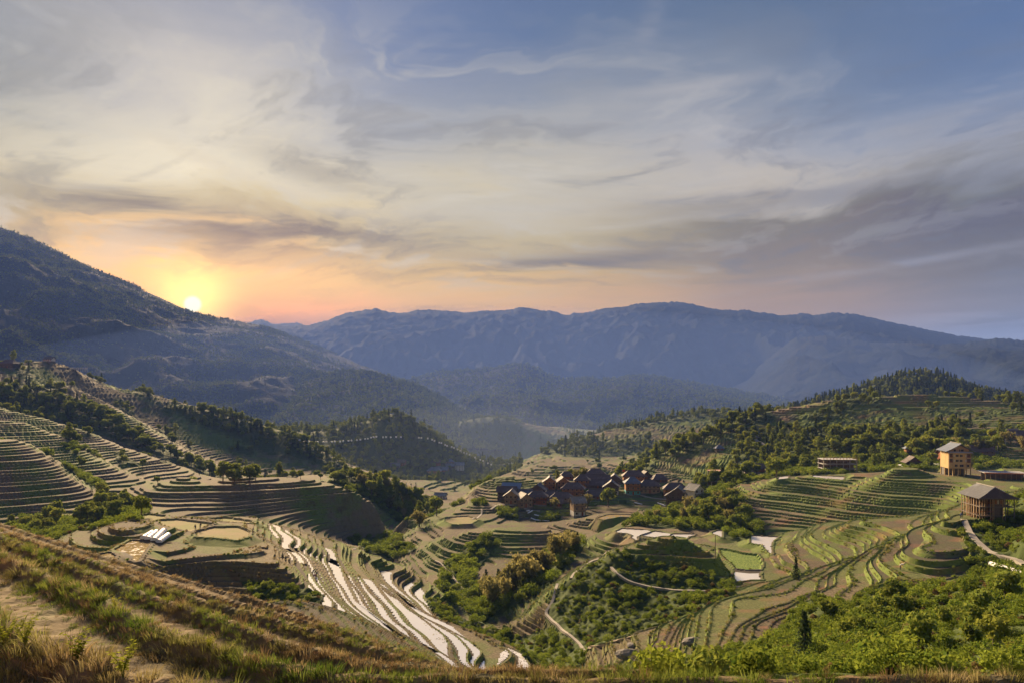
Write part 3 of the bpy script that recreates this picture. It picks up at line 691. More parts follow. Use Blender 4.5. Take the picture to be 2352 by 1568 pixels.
# ---------------------------------------------------------------- mountains
def mat_mountain(g):
    pos = g.new('ShaderNodeNewGeometry').outputs['Position']
    n1 = g.noise(pos, .012, 6, .65); n2 = g.noise(pos, .0022, 4, .6); n3 = g.noise(pos, .045, 5, .75)
    c = g.mix(g.rng(g.m('ADD', g.m('MULTIPLY', n1, .6), g.m('MULTIPLY', n3, .6)), .42, .78), (.003, .007, .006), (.017, .025, .018))  # forest colour darkened to put in the shade of backlit slopes
    c = g.mix(g.m('MULTIPLY', g.rng(n2, .5, .66), .4), c, g.mix(n3, (.020, .022, .016), (.040, .038, .026)))
    return principled(g, c, 1., g.m('ADD', n3, n1), .9, 14., .05)
def interp(L, Xs):
    P = np.array(L); return np.interp(Xs, P[:, 0], P[:, 1]), np.exp(np.interp(Xs, P[:, 0], np.log(P[:, 2])))
MOUNT = []
def mountain(name, crest, foot, nu=520, nv=96, amp=.16, lam=240., seed=1, back=.35, rough=1., label=''):
    xa, xb = crest[0][0], crest[-1][0]
    Xs = np.linspace(xa, xb, nu)
    cy_, cd = interp(crest, Xs); fy, fd = interp(foot, Xs)
    v = np.concatenate([np.linspace(0, 1, nv), 1+np.linspace(.04, back, 16)])
    V, U = np.meshgrid(v, Xs, indexing='ij')
    top = np.clip(V, 0, 1); down = np.clip(V-1, 0, None)
    d = fd[None]*(1-top)+cd[None]*top+down*(cd-fd)[None]
    zf = -(fy-HY)/FD*fd; zc = -(cy_-HY)/FD*cd
    z = zf[None]+(zc-zf)[None]*top**.92-(zc-zf)[None]*down*1.1
    x = (U-CX)/FD*d; y = d
    H = np.maximum(zc-zf, 1)[None]
    # spurs and gullies running down the fall line, warped
    wx = x+.5*lam*fbm(x/lam/2.2, y/lam/2.2, seed+3, 3)
    rid = 1-np.abs(vnoise(wx/lam, y/lam/2.6, seed))*2
    rid2 = 1-np.abs(vnoise(wx/lam*2.7+9, y/lam*1.1, seed+5))*2
    rid3 = fbm(x/lam*5, y/lam*5, seed+8, 4)
    prof = np.sin(np.pi*np.clip(top, 0, 1)**.8)**.8*np.clip((1-top)*1.5, 0, 1)
    edge = np.clip(1-top, 0, 1)
    z = z+H*amp*prof*(rid*.9+rid2*.45)+H*.05*rid3*np.clip(edge*6, .12*rough, 1)
    z = z+np.exp(-(edge/.10)**2)*rough*cd[None]/FD*(2.2*fbm(U/26, U*0+seed, seed+11, 4)+1.3*fbm(U/5, U*0+seed, seed+12, 2))
    n0, n1 = V.shape; idx = np.arange(n0*n1).reshape(n0, n1)
    quads = np.stack([idx[:-1, :-1], idx[:-1, 1:], idx[1:, 1:], idx[1:, :-1]], -1).reshape(-1, 4)
    me = np_mesh(name, np.stack([x, y, z], -1).reshape(-1, 3), quads)
    me.polygons.foreach_set('use_smooth', np.ones(len(quads), bool))
    MOUNT.append((x, y, z, V))
    return link(name, me, material('mountain', mat_mountain), kind='structure', label=label)
mountain('mountain', [(-900,470,3200),(-500,470,3200),(-200,480,3150),(0,523,3100),(70,546,3080),(100,560,3070),(130,578,3060),(200,610,3050),(300,652,3040),(370,686,3040),(410,705,3040),(440,716,3050),(500,730,3080),(560,740,3100),(620,752,3120),(680,776,3080),(750,804,3000),(830,838,2900),(900,862,2800),(960,880,2700),(1020,930,2500),(1080,1000,2300)],
         [(-900,1030,1500),(0,1010,1500),(300,1005,1550),(560,1008,1600),(760,1015,1650),(900,1020,1750),(1080,1030,1900)], nu=620, nv=130, amp=0.09, lam=380, seed=3, label='great dark mountain slope rising at the left edge')
mountain('mountain', [(300,800,6900),(480,745,6900),(620,752,6850),(720,746,6850),(760,732,6800),(800,718,6800),(830,714,6800),(860,710,6800),(910,719,6800),(960,714,6800),(1000,711,6800),(1040,718,6800),(1080,718,6800),(1130,714,6800),(1200,708,6800),(1250,714,6800),(1300,723,6800),(1350,716,6800),(1400,708,6800),(1440,703,6800),(1480,697,6800),(1540,693,6800),(1600,702,6750),(1650,711,6700),(1700,712,6700),(1780,722,6650),(1840,722,6650),(1900,720,6600),(1960,719,6600),(2050,740,6600),(2150,760,6600),(2250,777,6600),(2352,782,6600),(2600,790,6600),(3200,800,6600)],
         [(300,960,4200),(900,940,4200),(1400,935,4200),(1900,930,4200),(2600,930,4200),(3200,930,4200)], nu=700, nv=120, amp=.13, lam=330, seed=12, rough=1.6, label='long blue mountain range along the horizon')
mountain('mountain', [(1500,985,3800),(1560,935,4400),(1640,905,4600),(1720,860,4800),(1780,810,4900),(1830,775,5000),(1900,770,5000),(1950,780,5000),(2000,786,5000),(2060,784,5000),(2100,785,5000),(2160,790,4900),(2230,786,4900),(2290,778,4900),(2352,784,4900),(2500,775,4900),(2900,770,4900)],
         [(1500,990,3000),(1560,975,2900),(1900,960,2600),(2200,955,2500),(2900,950,2500)], nu=460, nv=120, amp=0.20, lam=420, seed=23, rough=1.8, label='ribbed blue mountain behind the right hand hills')
mountain('mountain', [(820,1000,2500),(850,945,2800),(880,905,2950),(950,868,3000),(1000,856,3050),(1050,851,3050),(1110,848,3050),(1190,834,3050),(1220,840,3050),(1260,862,3000),(1300,872,2950),(1340,868,2900),(1400,872,2900),(1450,862,2900),(1500,866,2900),(1560,876,2900),(1640,888,2900),(1700,900,2900),(1760,910,2900),(1830,925,2900),(1920,960,2800)],
         [(820,1012,2100),(880,1010,2050),(1100,1005,2000),(1300,1000,1950),(1600,990,1950),(1920,985,1950)], nu=420, nv=110, amp=0.20, lam=260, seed=31, rough=1.8, label='hazy wooded hills in the middle of the far valley')
mountain('mountain', [(560,1000,1900),(600,950,2050),(650,895,2120),(700,866,2180),(750,857,2200),(800,853,2200),(850,856,2190),(900,868,2180),(950,882,2150),(1000,905,2100),(1050,936,2050),(1085,955,2000),(1115,975,1950),(1160,1010,1850)],
         [(560,1010,1560),(640,1015,1500),(760,1020,1500),(900,1020,1520),(1000,1025,1550),(1160,1035,1600)], nu=340, nv=100, amp=0.10, lam=200, seed=41, rough=1.8, label='dark wooded ridge between the big slope and the valley mist')
mountain('mountain', [(480,760,8900),(560,745,8900),(585,735,8900),(600,733,8900),(625,742,8900),(660,744,8900),(685,741,8900),(710,750,8900),(760,765,8900)],
         [(480,800,7500),(760,800,7500)], nu=160, nv=30, amp=.05, lam=500, seed=51, label='pale distant peaks below the setting sun')
# plain under the far mountains
me = np_mesh('ground', [(-12000,1880,-190),(12000,1880,-190),(12000,11000,-330),(-12000,11000,-330)], [(0,1,2,3)])
link('ground', me, material('mountain', mat_mountain), kind='structure')
me = np_mesh('ground', [(-1200,-400,-75),(1200,-400,-75),(1200,60,-75),(-1200,60,-75)], [(0,1,2,3)])
link('ground', me, material('mountain', mat_mountain), kind='structure')
print('mountains', time.time()-T0)
# ---------------------------------------------------------------- finding the ground
RUN = np.minimum.accumulate(TR['Y'], 0)
def hit(X, Y):
    """ground point first met along the bearing X, dip Y"""
    j = int(np.clip(round((X-X0)/3.55), 0, TR['nx']-1))
    i = int(np.searchsorted(-RUN[:, j], -Y)); i = min(i, TR['ny']-1)
    return Vector((TR['x'][i, j], TR['y'][i, j], TR['z'][i, j]))
def ground(x, y):
    X = x/y*FD+CX; j = (X-X0)/3.55; i = np.searchsorted(RING, y)
    j = int(np.clip(round(j), 0, TR['nx']-1)); i = int(np.clip(i, 1, TR['ny']-1))
    return float(TR['z'][i, j])
def at(X, Y, d): return Vector(((X-CX)/FD*d, d, -(Y-HY)/FD*d))

# ---------------------------------------------------------------- plants
rs = np.random.RandomState(11)
def leafquads(P, N, size, rsx, aspect=1.6, droop=.0):
    """a small folded leaf at each point, tilted about the outward direction N"""
    n = len(P); a = rsx.normal(size=(n, 3))*.75+N; a /= np.linalg.norm(a, axis=1)[:, None]+1e-9
    b = np.cross(a, rsx.normal(size=(n, 3))); b /= np.linalg.norm(b, axis=1)[:, None]+1e-9
    b[:, 2] -= droop; c = np.cross(a, b)
    s = size*(.55+.9*rsx.rand(n))[:, None]
    v = np.stack([P-b*s*aspect*.5, P+c*s*.5, P+b*s*aspect*.5+a*s*.15, P-c*s*.5], 1).reshape(-1, 3)
    return v, np.arange(n*4).reshape(n, 4)
class Geo:
    def __init__(s): s.v = []; s.q = []; s.t = []; s.n = 0
    def add(s, v, q=None, t=None):
        v = np.asarray(v, float)
        if q is not None and len(q): s.q.append(np.asarray(q)+s.n)
        if t is not None and len(t): s.t.append(np.asarray(t)+s.n)
        s.v.append(v); s.n += len(v); return s
    def tube(s, pts, rad, sides=5):
        pts = [np.array(p, float) for p in pts]; rings_ = []
        for i, p in enumerate(pts):
            d = pts[min(i+1, len(pts)-1)]-pts[max(i-1, 0)]; d = d/(np.linalg.norm(d)+1e-9)
            u = np.cross(d, (0, 0, 1) if abs(d[2]) < .9 else (1, 0, 0)); u /= np.linalg.norm(u); w = np.cross(d, u)
            r = rad[i] if hasattr(rad, '__len__') else rad
            rings_.append([p+r*(math.cos(2*math.pi*k/sides)*u+math.sin(2*math.pi*k/sides)*w) for k in range(sides)])
        v = [a for r in rings_ for a in r]; q = []
        for i in range(len(pts)-1):
            for k in range(sides): q.append((i*sides+k, i*sides+(k+1) % sides, (i+1)*sides+(k+1) % sides, (i+1)*sides+k))
        return s.add(v, q)
    def box(s, x0, x1, y0, y1, z0, z1):
        v = [(x, y, z) for z in (z0, z1) for y in (y0, y1) for x in (x0, x1)]
        return s.add(v, [(0,2,3,1),(4,5,7,6),(0,1,5,4),(2,6,7,3),(0,4,6,2),(1,3,7,5)])
    def mesh(s, name):
        return np_mesh(name, np.concatenate(s.v), np.concatenate(s.q) if s.q else None, np.concatenate(s.t) if s.t else None)

def foliage_mat(name, dark, light, trans=.38, yellow=(.30, .30, .05), rnd=1.25):
    def f(g):
        oi = g.new('ShaderNodeObjectInfo'); r = oi.outputs['Random']
        pos = g.new('ShaderNodeNewGeometry').outputs['Position']
        n = g.noise(pos, 1.1, 2, .6)
        c = g.mix(g.m('ADD', g.m('MULTIPLY', n, .75), g.m('MULTIPLY', g.m('SUBTRACT', r, .35), .6*rnd), clamp=True), dark, light)
        c = g.mix(g.m('MULTIPLY', g.rng(r, .74, 1.), .45*rnd), c, yellow)
        d = g.new('ShaderNodeBsdfDiffuse'); g.l.new(c, d.inputs[0]); t = g.new('ShaderNodeBsdfTranslucent')
        g.l.new(g.mix(.5, c, yellow), t.inputs[0])
        m = g.new('ShaderNodeMixShader'); m.inputs[0].default_value = trans; g.l.new(d.outputs[0], m.inputs[1]); g.l.new(t.outputs[0], m.inputs[2])
        return m.outputs[0]
    return material(name, f)
M_BROAD = foliage_mat('broadleaf', (.070, .110, .024), (.205, .27, .055))
M_BRIGHT = foliage_mat('fresh_leaf', (.075, .115, .024), (.24, .31, .065))
M_CON = foliage_mat('conifer', (.030, .052, .024), (.080, .115, .048), .2, (.08, .10, .03))
M_BAM = foliage_mat('bamboo', (.080, .090, .030), (.24, .24, .085), .42, (.36, .30, .11))
M_SHRUB = foliage_mat('shrub', (.045, .086, .014), (.19, .275, .045), .40, (.28, .31, .04))
M_WEED = foliage_mat('weed', (.10, .16, .02), (.28, .34, .05), .5, (.5, .46, .06))
M_BARK = material('bark', lambda g: principled(g, g.mix(g.noise(g.new('ShaderNodeTexCoord').outputs['Object'], 6, 4), (.07, .055, .04), (.17, .14, .11)), .95))
def straw_mat(g):
    a = g.new('ShaderNodeAttribute', attribute_type='INSTANCER', attribute_name='tint')
    f = a.outputs['Fac']; oi = g.new('ShaderNodeObjectInfo').outputs['Random']
    dry = g.ramp(oi, [(0., (.105, .062, .036)), (.35, (.20, .135, .066)), (.7, (.30, .22, .105)), (1., (.40, .32, .17))])
    grn = g.mix(oi, (.07, .12, .018), (.24, .28, .055))
    c = g.mix(f, dry, grn)
    d = g.new('ShaderNodeBsdfDiffuse'); g.l.new(c, d.inputs[0]); t = g.new('ShaderNodeBsdfTranslucent'); g.l.new(c, t.inputs[0])
    m = g.new('ShaderNodeMixShader'); m.inputs[0].default_value = .4; g.l.new(d.outputs[0], m.inputs[1]); g.l.new(t.outputs[0], m.inputs[2])
    return m.outputs[0]
M_STRAW = material('straw', straw_mat)

def crown_lobes(lobes, n, size, seed, aspect=1.5, droop=.1):
    r = np.random.RandomState(seed); P = []; N = []
    w = np.array([l[3]*l[4] for l in lobes]); w = w/w.sum()
    for (cx, cy, cz, rx, rz), k in zip(lobes, (w*n).astype(int)):
        u = r.normal(size=(k, 3)); u /= np.linalg.norm(u, axis=1)[:, None]
        rad = (.55+.5*r.rand(k))**.7
        b = 1+.22*np.sin(u[:, 0]*5+cx)*np.cos(u[:, 1]*6+cz)
        p = np.stack([cx+u[:, 0]*rx*rad*b, cy+u[:, 1]*rx*rad*b, cz+u[:, 2]*rz*rad*b], 1)
        keep = (u[:, 2] > -.75) | (r.rand(k) < .3)
        P.append(p[keep]); N.append(u[keep])
    g = Geo(); g.add(*leafquads(np.concatenate(P), np.concatenate(N), size, r, aspect, droop)); return g
def limbs(trunk_pts, rad, branches):
    g = Geo(); g.tube(trunk_pts, rad, 6)
    for a, b, r in branches: g.tube([a, ((a[0]+b[0])/2, (a[1]+b[1])/2, (a[2]+b[2])/2+.15), b], [r, r*.7, r*.3], 4)
    return g
def make_round(seed, h=7., w=5., n=760, size=.50):
    r = np.random.RandomState(seed); lobes = [(0, 0, h*.66, w*.34, h*.26)]
    for k in range(7):
        a = k*2.4+r.rand(); q = w*(.22+.1*r.rand()); z = h*(.42+.42*r.rand())
        lobes.append((math.cos(a)*q, math.sin(a)*q, z, w*(.17+.08*r.rand()), h*(.11+.06*r.rand())))
    br = [((0, 0, h*.28), (l[0]*.8, l[1]*.8, l[2]*.92), .07) for l in lobes[1:]]
    return crown_lobes(lobes, n, size, seed), limbs([(0, 0, -.6), (.05, 0, h*.3), (.1, .1, h*.7)], [.2, .15, .05], br)
def make_tall(seed, h=10., w=3.6, n=800, size=.5):
    r = np.random.RandomState(seed); lobes = []
    for k in range(9):
        z = h*(.24+.68*k/8); q = w*.5*math.sin(math.pi*min(1, .18+.80*(1-(k/8))))*(.8+.4*r.rand()); a = k*2.5
        lobes.append((math.cos(a)*q*.42, math.sin(a)*q*.42, z, max(.55, q*.85), h*.095))
    br = [((0, 0, l[2]-.5), (l[0]*1.2, l[1]*1.2, l[2]), .05) for l in lobes]
    return crown_lobes(lobes, n, size, seed), limbs([(0, 0, -.6), (0, .05, h*.5), (0, 0, h*.95)], [.2, .13, .03], br)
def make_conifer(seed, h=10., w=3.6, n=760, size=.42):
    r = np.random.RandomState(seed); P = []; N = []; br = []
    for k in range(13):
        z = h*(.10+.87*k/12); rad = w*.5*(1-k/12.6)**.9*(.8+.35*r.rand())+.12
        for j in range(6):
            a = j*math.pi/3+k*.5+r.rand()*.4; m = int(n/78)
            t = np.linspace(.15, 1, m)+r.rand(m)*.08
            p = np.stack([math.cos(a)*rad*t, math.sin(a)*rad*t, z-t*rad*.28], 1)+r.normal(size=(m, 3))*.10
            P.append(p); N.append(np.tile((0, 0, 1.), (m, 1)))
            if j % 2 == 0: br.append(((0, 0, z), (math.cos(a)*rad*.9, math.sin(a)*rad*.9, z-rad*.25), .035))
    g = Geo(); g.add(*leafquads(np.concatenate(P), np.concatenate(N), size, r, 1.9, .25))
    return g, limbs([(0, 0, -.5), (0, 0, h*.5), (0, 0, h)], [.18, .1, .02], br)
def make_bamboo(seed, h=9., n=900, size=.34):
    r = np.random.RandomState(seed); stem = Geo(); P = []; N = []
    for k in range(17):
        a = r.rand()*6.28; b0 = r.rand()*.9; hh = h*(.65+.4*r.rand()); lean = .9+1.6*r.rand()
        pts = []
        for i in range(6):
            t = i/5; pts.append((math.cos(a)*(b0+lean*t**2.4), math.sin(a)*(b0+lean*t**2.4), -.4+hh*(t-.16*t**3.2)))
        stem.tube(pts, [.06, .055, .05, .04, .025, .012], 4)
        m = int(n/17); t = .3+.7*r.rand(m)**.7
        i = np.clip((t*5).astype(int), 0, 4); f = (t*5-i)[:, None]; A = np.array(pts); p = A[i]*(1-f)+A[i+1]*f
        p = p+r.normal(size=(m, 3))*np.array([.42, .42, .3])*(.5+.7*t)[:, None]
        P.append(p); u = p-np.array([0, 0, hh*.5]); N.append(u/(np.linalg.norm(u, axis=1)[:, None]+1e-6))
    g = Geo(); g.add(*leafquads(np.concatenate(P), np.concatenate(N), size, r, 2.4, .5)); return g, stem
def make_shrub(seed, h=1.7, w=2.2, n=420, size=.17):
    r = np.random.RandomState(seed); lobes = [(0, 0, h*.5, w*.36, h*.42)]
    for k in range(4): a = k*1.7+r.rand(); lobes.append((math.cos(a)*w*.3, math.sin(a)*w*.3, h*(.32+.25*r.rand()), w*.22, h*.28))
    g = crown_lobes(lobes, n, size, seed, 1.7, .1)
    for k in range(4): a = k*1.6; g.tube([(0, 0, -.3), (math.cos(a)*w*.2, math.sin(a)*w*.2, h*.5)], [.03, .015], 3)
    return g
def make_tuft(seed, n=42, h=.42, spread=.22, width=.012, lean=.5):
    r = np.random.RandomState(seed); v = []; t = []; q = []
    for k in range(n):
        a = r.rand()*6.28; b = r.rand()**.6*spread; hh = h*(.45+.75*r.rand()); dx, dy = math.cos(a), math.sin(a); l = lean*(.2+r.rand())*hh
        bx, by = dx*b, dy*b; s = width*(.6+.8*r.rand()); c = r.rand()*6.28; ux, uy = math.cos(c)*s, math.sin(c)*s
        i = len(v)
        v += [(bx-ux, by-uy, -.05), (bx+ux, by+uy, -.05), (bx+dx*l*.4+ux*.7, by+dy*l*.4+uy*.7, hh*.6), (bx+dx*l*.4-ux*.7, by+dy*l*.4-uy*.7, hh*.6), (bx+dx*l, by+dy*l, hh*.97)]
        q.append((i, i+1, i+2, i+3)); t.append((i+3, i+2, i+4))
    g = Geo(); g.add(v, q); g.q = [np.array(q)]; g.t = [np.array(t)]; return g
def make_fern(seed, n=11, L=.9):
    r = np.random.RandomState(seed); P = []; N = []
    g = Geo()
    for k in range(n):
        a = k*6.28/n+r.rand()*.5; l = L*(.7+.5*r.rand()); m = 13
        t = np.linspace(.12, 1, m); cx = math.cos(a)*l*t; cy_ = math.sin(a)*l*t; cz = l*(.85*t-.62*t*t)
        for sgn in (-1, 1):
            s = (.24*l*np.sin(np.pi*np.clip(t*.93, 0, 1))+.03)
            px, py = -math.sin(a)*sgn, math.cos(a)*sgn
            base = np.stack([cx, cy_, cz], 1); tip = base+np.stack([px*s+math.cos(a)*s*.4, py*s+math.sin(a)*s*.4, -s*.18], 1)
            wv = np.array([math.cos(a), math.sin(a), .2])*.035*l
            v = np.stack([base-wv, base+wv, tip], 1).reshape(-1, 3); g.add(v, None, np.arange(len(v)).reshape(-1, 3))
    return g

PROTO = {}
def proto(key, crown, trunk, mat):
    cm = crown.mesh(key+'_crown'); cm.materials.append(mat)
    tm = trunk.mesh(key+'_trunk'); tm.materials.append(M_BARK); PROTO[key] = (cm, tm)
for k in range(3): c, t = make_round(100+k, 7-.6*k, 5+.5*k); proto('round%d' % k, c, t, M_BROAD)
for k in range(2): c, t = make_round(120+k, 6.4, 4.6); proto('fresh%d' % k, c, t, M_BRIGHT)
for k in range(2): c, t = make_tall(130+k, 10, 3.8+.5*k); proto('tall%d' % k, c, t, M_BROAD if k == 0 else M_BRIGHT)
for k in range(2): c, t = make_conifer(140+k, 10, 3.8+.4*k); proto('conifer%d' % k, c, t, M_CON)
for k in range(2): c, t = make_bamboo(150+k, 9); proto('bamboo%d' % k, c, t, M_BAM)

def merged(key):
    """crown and trunk in one mesh, for the woods that read as a mass"""
    cm, tm = PROTO[key]; bm = bmesh.new(); bm.from_mesh(cm); n = len(bm.faces); bm.from_mesh(tm)
    bm.faces.ensure_lookup_table()
    for f in bm.faces[n:]: f.material_index = 1
    me = bpy.data.meshes.new(key); bm.to_mesh(me); bm.free(); me.materials.append(cm.materials[0]); me.materials.append(M_BARK); return me
def library(name, meshes):
    c = bpy.data.collections.new(name)
    for i, me in enumerate(meshes):
        o = bpy.data.objects.new('%s_%02d' % (name, i), me); c.objects.link(o)
    return c
def scatter(name, pts, rotz, scl, idx, coll, label, tilt=.08, tint=None):
    n = len(pts); me = bpy.data.meshes.new(name); me.vertices.add(n); me.vertices.foreach_set('co', np.asarray(pts, np.float32).ravel())
    r = np.random.RandomState(n)
    rot = np.stack([r.normal(size=n)*tilt, r.normal(size=n)*tilt, rotz], 1)
    me.attributes.new('rot', 'FLOAT_VECTOR', 'POINT').data.foreach_set('vector', rot.astype(np.float32).ravel())
    me.attributes.new('scl', 'FLOAT', 'POINT').data.foreach_set('value', np.asarray(scl, np.float32))
    me.attributes.new('vid', 'INT', 'POINT').data.foreach_set('value', np.asarray(idx, np.int32))
    me.attributes.new('tint', 'FLOAT', 'POINT').data.foreach_set('value', np.asarray(tint if tint is not None else np.zeros(n), np.float32))
    ng = bpy.data.node_groups.new(name+'_nodes', 'GeometryNodeTree')
    ng.interface.new_socket('Geometry', in_out='INPUT', socket_type='NodeSocketGeometry'); ng.interface.new_socket('Geometry', in_out='OUTPUT', socket_type='NodeSocketGeometry')
    N = ng.nodes; L = ng.links
    gi = N.new('NodeGroupInput'); go = N.new('NodeGroupOutput'); ip = N.new('GeometryNodeInstanceOnPoints'); ci = N.new('GeometryNodeCollectionInfo')
    ci.inputs[0].default_value = coll; ci.inputs[1].default_value = True; ci.inputs[2].default_value = True
    def attr(nm, ty):
        a = N.new('GeometryNodeInputNamedAttribute'); a.data_type = ty; a.inputs[0].default_value = nm; return a.outputs[0]
    mp = N.new('GeometryNodeMeshToPoints'); L.new(gi.outputs[0], mp.inputs[0]); L.new(mp.outputs[0], ip.inputs['Points'])
    L.new(ci.outputs[0], ip.inputs['Instance']); ip.inputs['Pick Instance'].default_value = True
    L.new(attr('vid', 'INT'), ip.inputs['Instance Index']); L.new(attr('scl', 'FLOAT'), ip.inputs['Scale'])
    e2r = N.new('FunctionNodeEulerToRotation'); L.new(attr('rot', 'FLOAT_VECTOR'), e2r.inputs[0]); L.new(e2r.outputs[0], ip.inputs['Rotation'])
    L.new(ip.outputs[0], go.inputs[0])
    o = link(name, me, None, kind='stuff', label=label)
    m = o.modifiers.new('scatter', 'NODES'); m.node_group = ng
    return o
# candidate spots: cells of the terrain with their area and cover
FC = dict(x=faces_of(TR['x']).ravel(), y=faces_of(TR['y']).ravel(), z=faces_of(TR['z']).ravel(), cover=faces_of(TR['cover']).ravel(), X=faces_of(TR['X']).ravel(), Y=faces_of(TR['Y']).ravel())
_dx = TR['x'][:-1, 1:]-TR['x'][:-1, :-1]; _dy = TR['y'][1:, :-1]-TR['y'][:-1, :-1]
FC['area'] = np.abs(_dx*_dy).ravel()
_zz = np.stack([TR['z'][:-1, :-1], TR['z'][:-1, 1:], TR['z'][1:, 1:], TR['z'][1:, :-1]]); FC['rise'] = (_zz.max(0)-_zz.min(0)).ravel()
FC['flat'] = (TR['flat'][:-1, :-1] >= 0).ravel()
FC['fr'] = faces_of(TR['fr']).ravel()
FC['hid'] = (faces_of(TR['Y'])-RUN[:-1, :-1]).ravel()          # how far below the line of sight
def pick(mask, density, seed):
    r = np.random.RandomState(seed); p = np.where(mask, FC['area']*density, 0); k = r.poisson(np.clip(p, 0, 3))
    i = np.repeat(np.arange(len(p)), k); n = len(i)
    j = r.rand(n, 2)-.5; cs = np.sqrt(FC['area'][i])
    P = np.stack([FC['x'][i]+j[:, 0]*cs, FC['y'][i]+j[:, 1]*cs, FC['z'][i]], 1)
    return i, P, r

def plain_mat(name, a, b, rough=.85, sc=1.5): return material(name, lambda g: principled(g, g.mix(g.noise(g.new('ShaderNodeTexCoord').outputs['Object'], sc, 4, .65), a, b), rough, None, spec=.2))
PATHM = plain_mat('path_concrete', (.24, .215, .185), (.38, .345, .30), .9, 1.2); DIRT = plain_mat('path_dirt', (.20, .155, .11), (.32, .26, .19), .95, 1.2)
PATHS = (
 ([(2213,1192),(2224,1214),(2240,1240),(2265,1262),(2300,1278),(2360,1296)], 1.25, PATHM), ([(1405,1306),(1415,1317),(1431,1331),(1442,1339),(1486,1349),(1568,1357),(1650,1357),(1704,1345)], .7, PATHM),
 ([(1280,1342),(1272,1372),(1264,1394),(1250,1413),(1289,1446),(1330,1476),(1343,1496)], .7, PATHM), ([(814,1262),(828,1249),(839,1235),(837,1227),(860,1213),(871,1208)], .9, PATHM),
 ([(1000,1287),(1022,1303),(1038,1320),(1052,1336),(1055,1350),(1074,1351)], .7, PATHM), ([(1128,1169),(1142,1160),(1151,1156),(1183,1161)], 1.3, PATHM), ([(1203,1167),(1220,1171),(1243,1176)], 1.1, PATHM),
 ([(1435,1136),(1470,1139),(1505,1144),(1537,1150)], 1.3, PATHM), ([(1731,1011),(1739,1016),(1764,1024),(1807,1034)], 3.4, PATHM), ([(1724,1000),(1735,1003),(1745,1008)], 3.0, PATHM), ([(1350,1490),(1390,1479),(1440,1465),(1469,1457)], .7, DIRT),
 ([(1310,1330),(1318,1316),(1340,1300),(1385,1275),(1405,1258)], .6, PATHM), ([(1085,1192),(1100,1186),(1108,1178),(1104,1168)], .8, PATHM))
PATH_PTS = []
for pts, w, m in PATHS:
    for a, b in zip(pts[:-1], pts[1:]):
        n = max(2, int(math.hypot(b[0]-a[0], b[1]-a[1])/1.5))
        PATH_PTS += [(*hit(a[0]+(b[0]-a[0])*k/n, a[1]+(b[1]-a[1])*k/n).xy, w) for k in range(n+1)]
PATH_PTS = np.array(PATH_PTS)
def off_path(P, gap=.9):
    keep = np.ones(len(P), bool)
    for x, y, w in PATH_PTS:
        near = np.abs(P[:, 1]-y) < w/2+gap+1
        keep[near] &= (P[near, 0]-x)**2+(P[near, 1]-y)**2 > (w/2+gap)**2
    return keep
# ---------------------------------------------------------------- masses of plants
near_view = FC['hid'] < 45
# clearings kept open for paths, houses and yards
def clear_of(i):
    X, Y, d = FC['X'][i], FC['Y'][i], FC['y'][i]
    return ~((d > 395) & (d < 490) & (X > 1130) & (X < 1600))
# shrubs on the open slopes
shr = library('shrub_forms', [m for m in [make_shrub(200+k, 1.5+.3*k, 2.0+.3*k).mesh('shrub%d' % k) for k in range(4)]+[make_fern(220+k, 12, 1.0).mesh('fern%d' % k) for k in range(2)]])
for o in shr.objects: o.data.materials.append(M_SHRUB)
M_FERN = foliage_mat('fern', (.06, .095, .018), (.20, .25, .05), .45)
for o in list(shr.objects)[4:]: o.data.materials[0] = M_FERN
bright = make_shrub(230, 1.6, 2.1).mesh('shrub_bright'); bright.materials.append(M_BRIGHT); ob = bpy.data.objects.new('shrub_forms_06', bright); shr.objects.link(ob)
M_DRY = foliage_mat('dry_shrub', (.085, .060, .028), (.22, .165, .075), .35, (.30, .22, .09))
dryb = make_shrub(231, 1.3, 1.7).mesh('shrub_dry'); dryb.materials.append(M_DRY); shr.objects.link(bpy.data.objects.new('shrub_forms_07', dryb))
m = (FC['cover'] > .5) & (~FC['flat']) & near_view & (FC['y'] < 205)
dens = np.where(FC['y'] < 60, 1.5, np.where(FC['y'] < 150, .95, .7))
i, P, r = pick(m, dens, 5)
cl = fbm(P[:, 0]/9, P[:, 1]/9, 77, 3)
keep = (cl > -.7) & off_path(P); i, P, cl = i[keep], P[keep], cl[keep]; n = len(i)
idx = r.choice(8, n, p=[.17, .16, .16, .12, .10, .10, .12, .07])
scl = (.38+.62*r.rand(n)**1.8)*(1+.6*np.clip(cl, -.4, .8))*np.where(FC['y'][i] < 60, .6, .9)
P[:, 2] -= .12
scatter('undergrowth', P, r.rand(n)*6.28, scl, idx, shr, 'dense green shrubs and ferns over the near slopes', .12); print('shrubs', n)
m = (FC['cover'] > .5) & (~FC['flat']) & near_view & (FC['y'] >= 205) & (FC['y'] < 480)
i, P, r = pick(m, .13, 6); k = clear_of(i) & off_path(P); i, P = i[k], P[k]; n = len(i); P[:, 2] -= .2
scatter('undergrowth', P, r.rand(n)*6.28, 1.0+1.0*r.rand(n), r.choice(7, n, p=[.2, .2, .2, .2, .02, .02, .16]), shr, 'shrubs and young trees in the gullies beyond', .1); print('shrubs2', n)
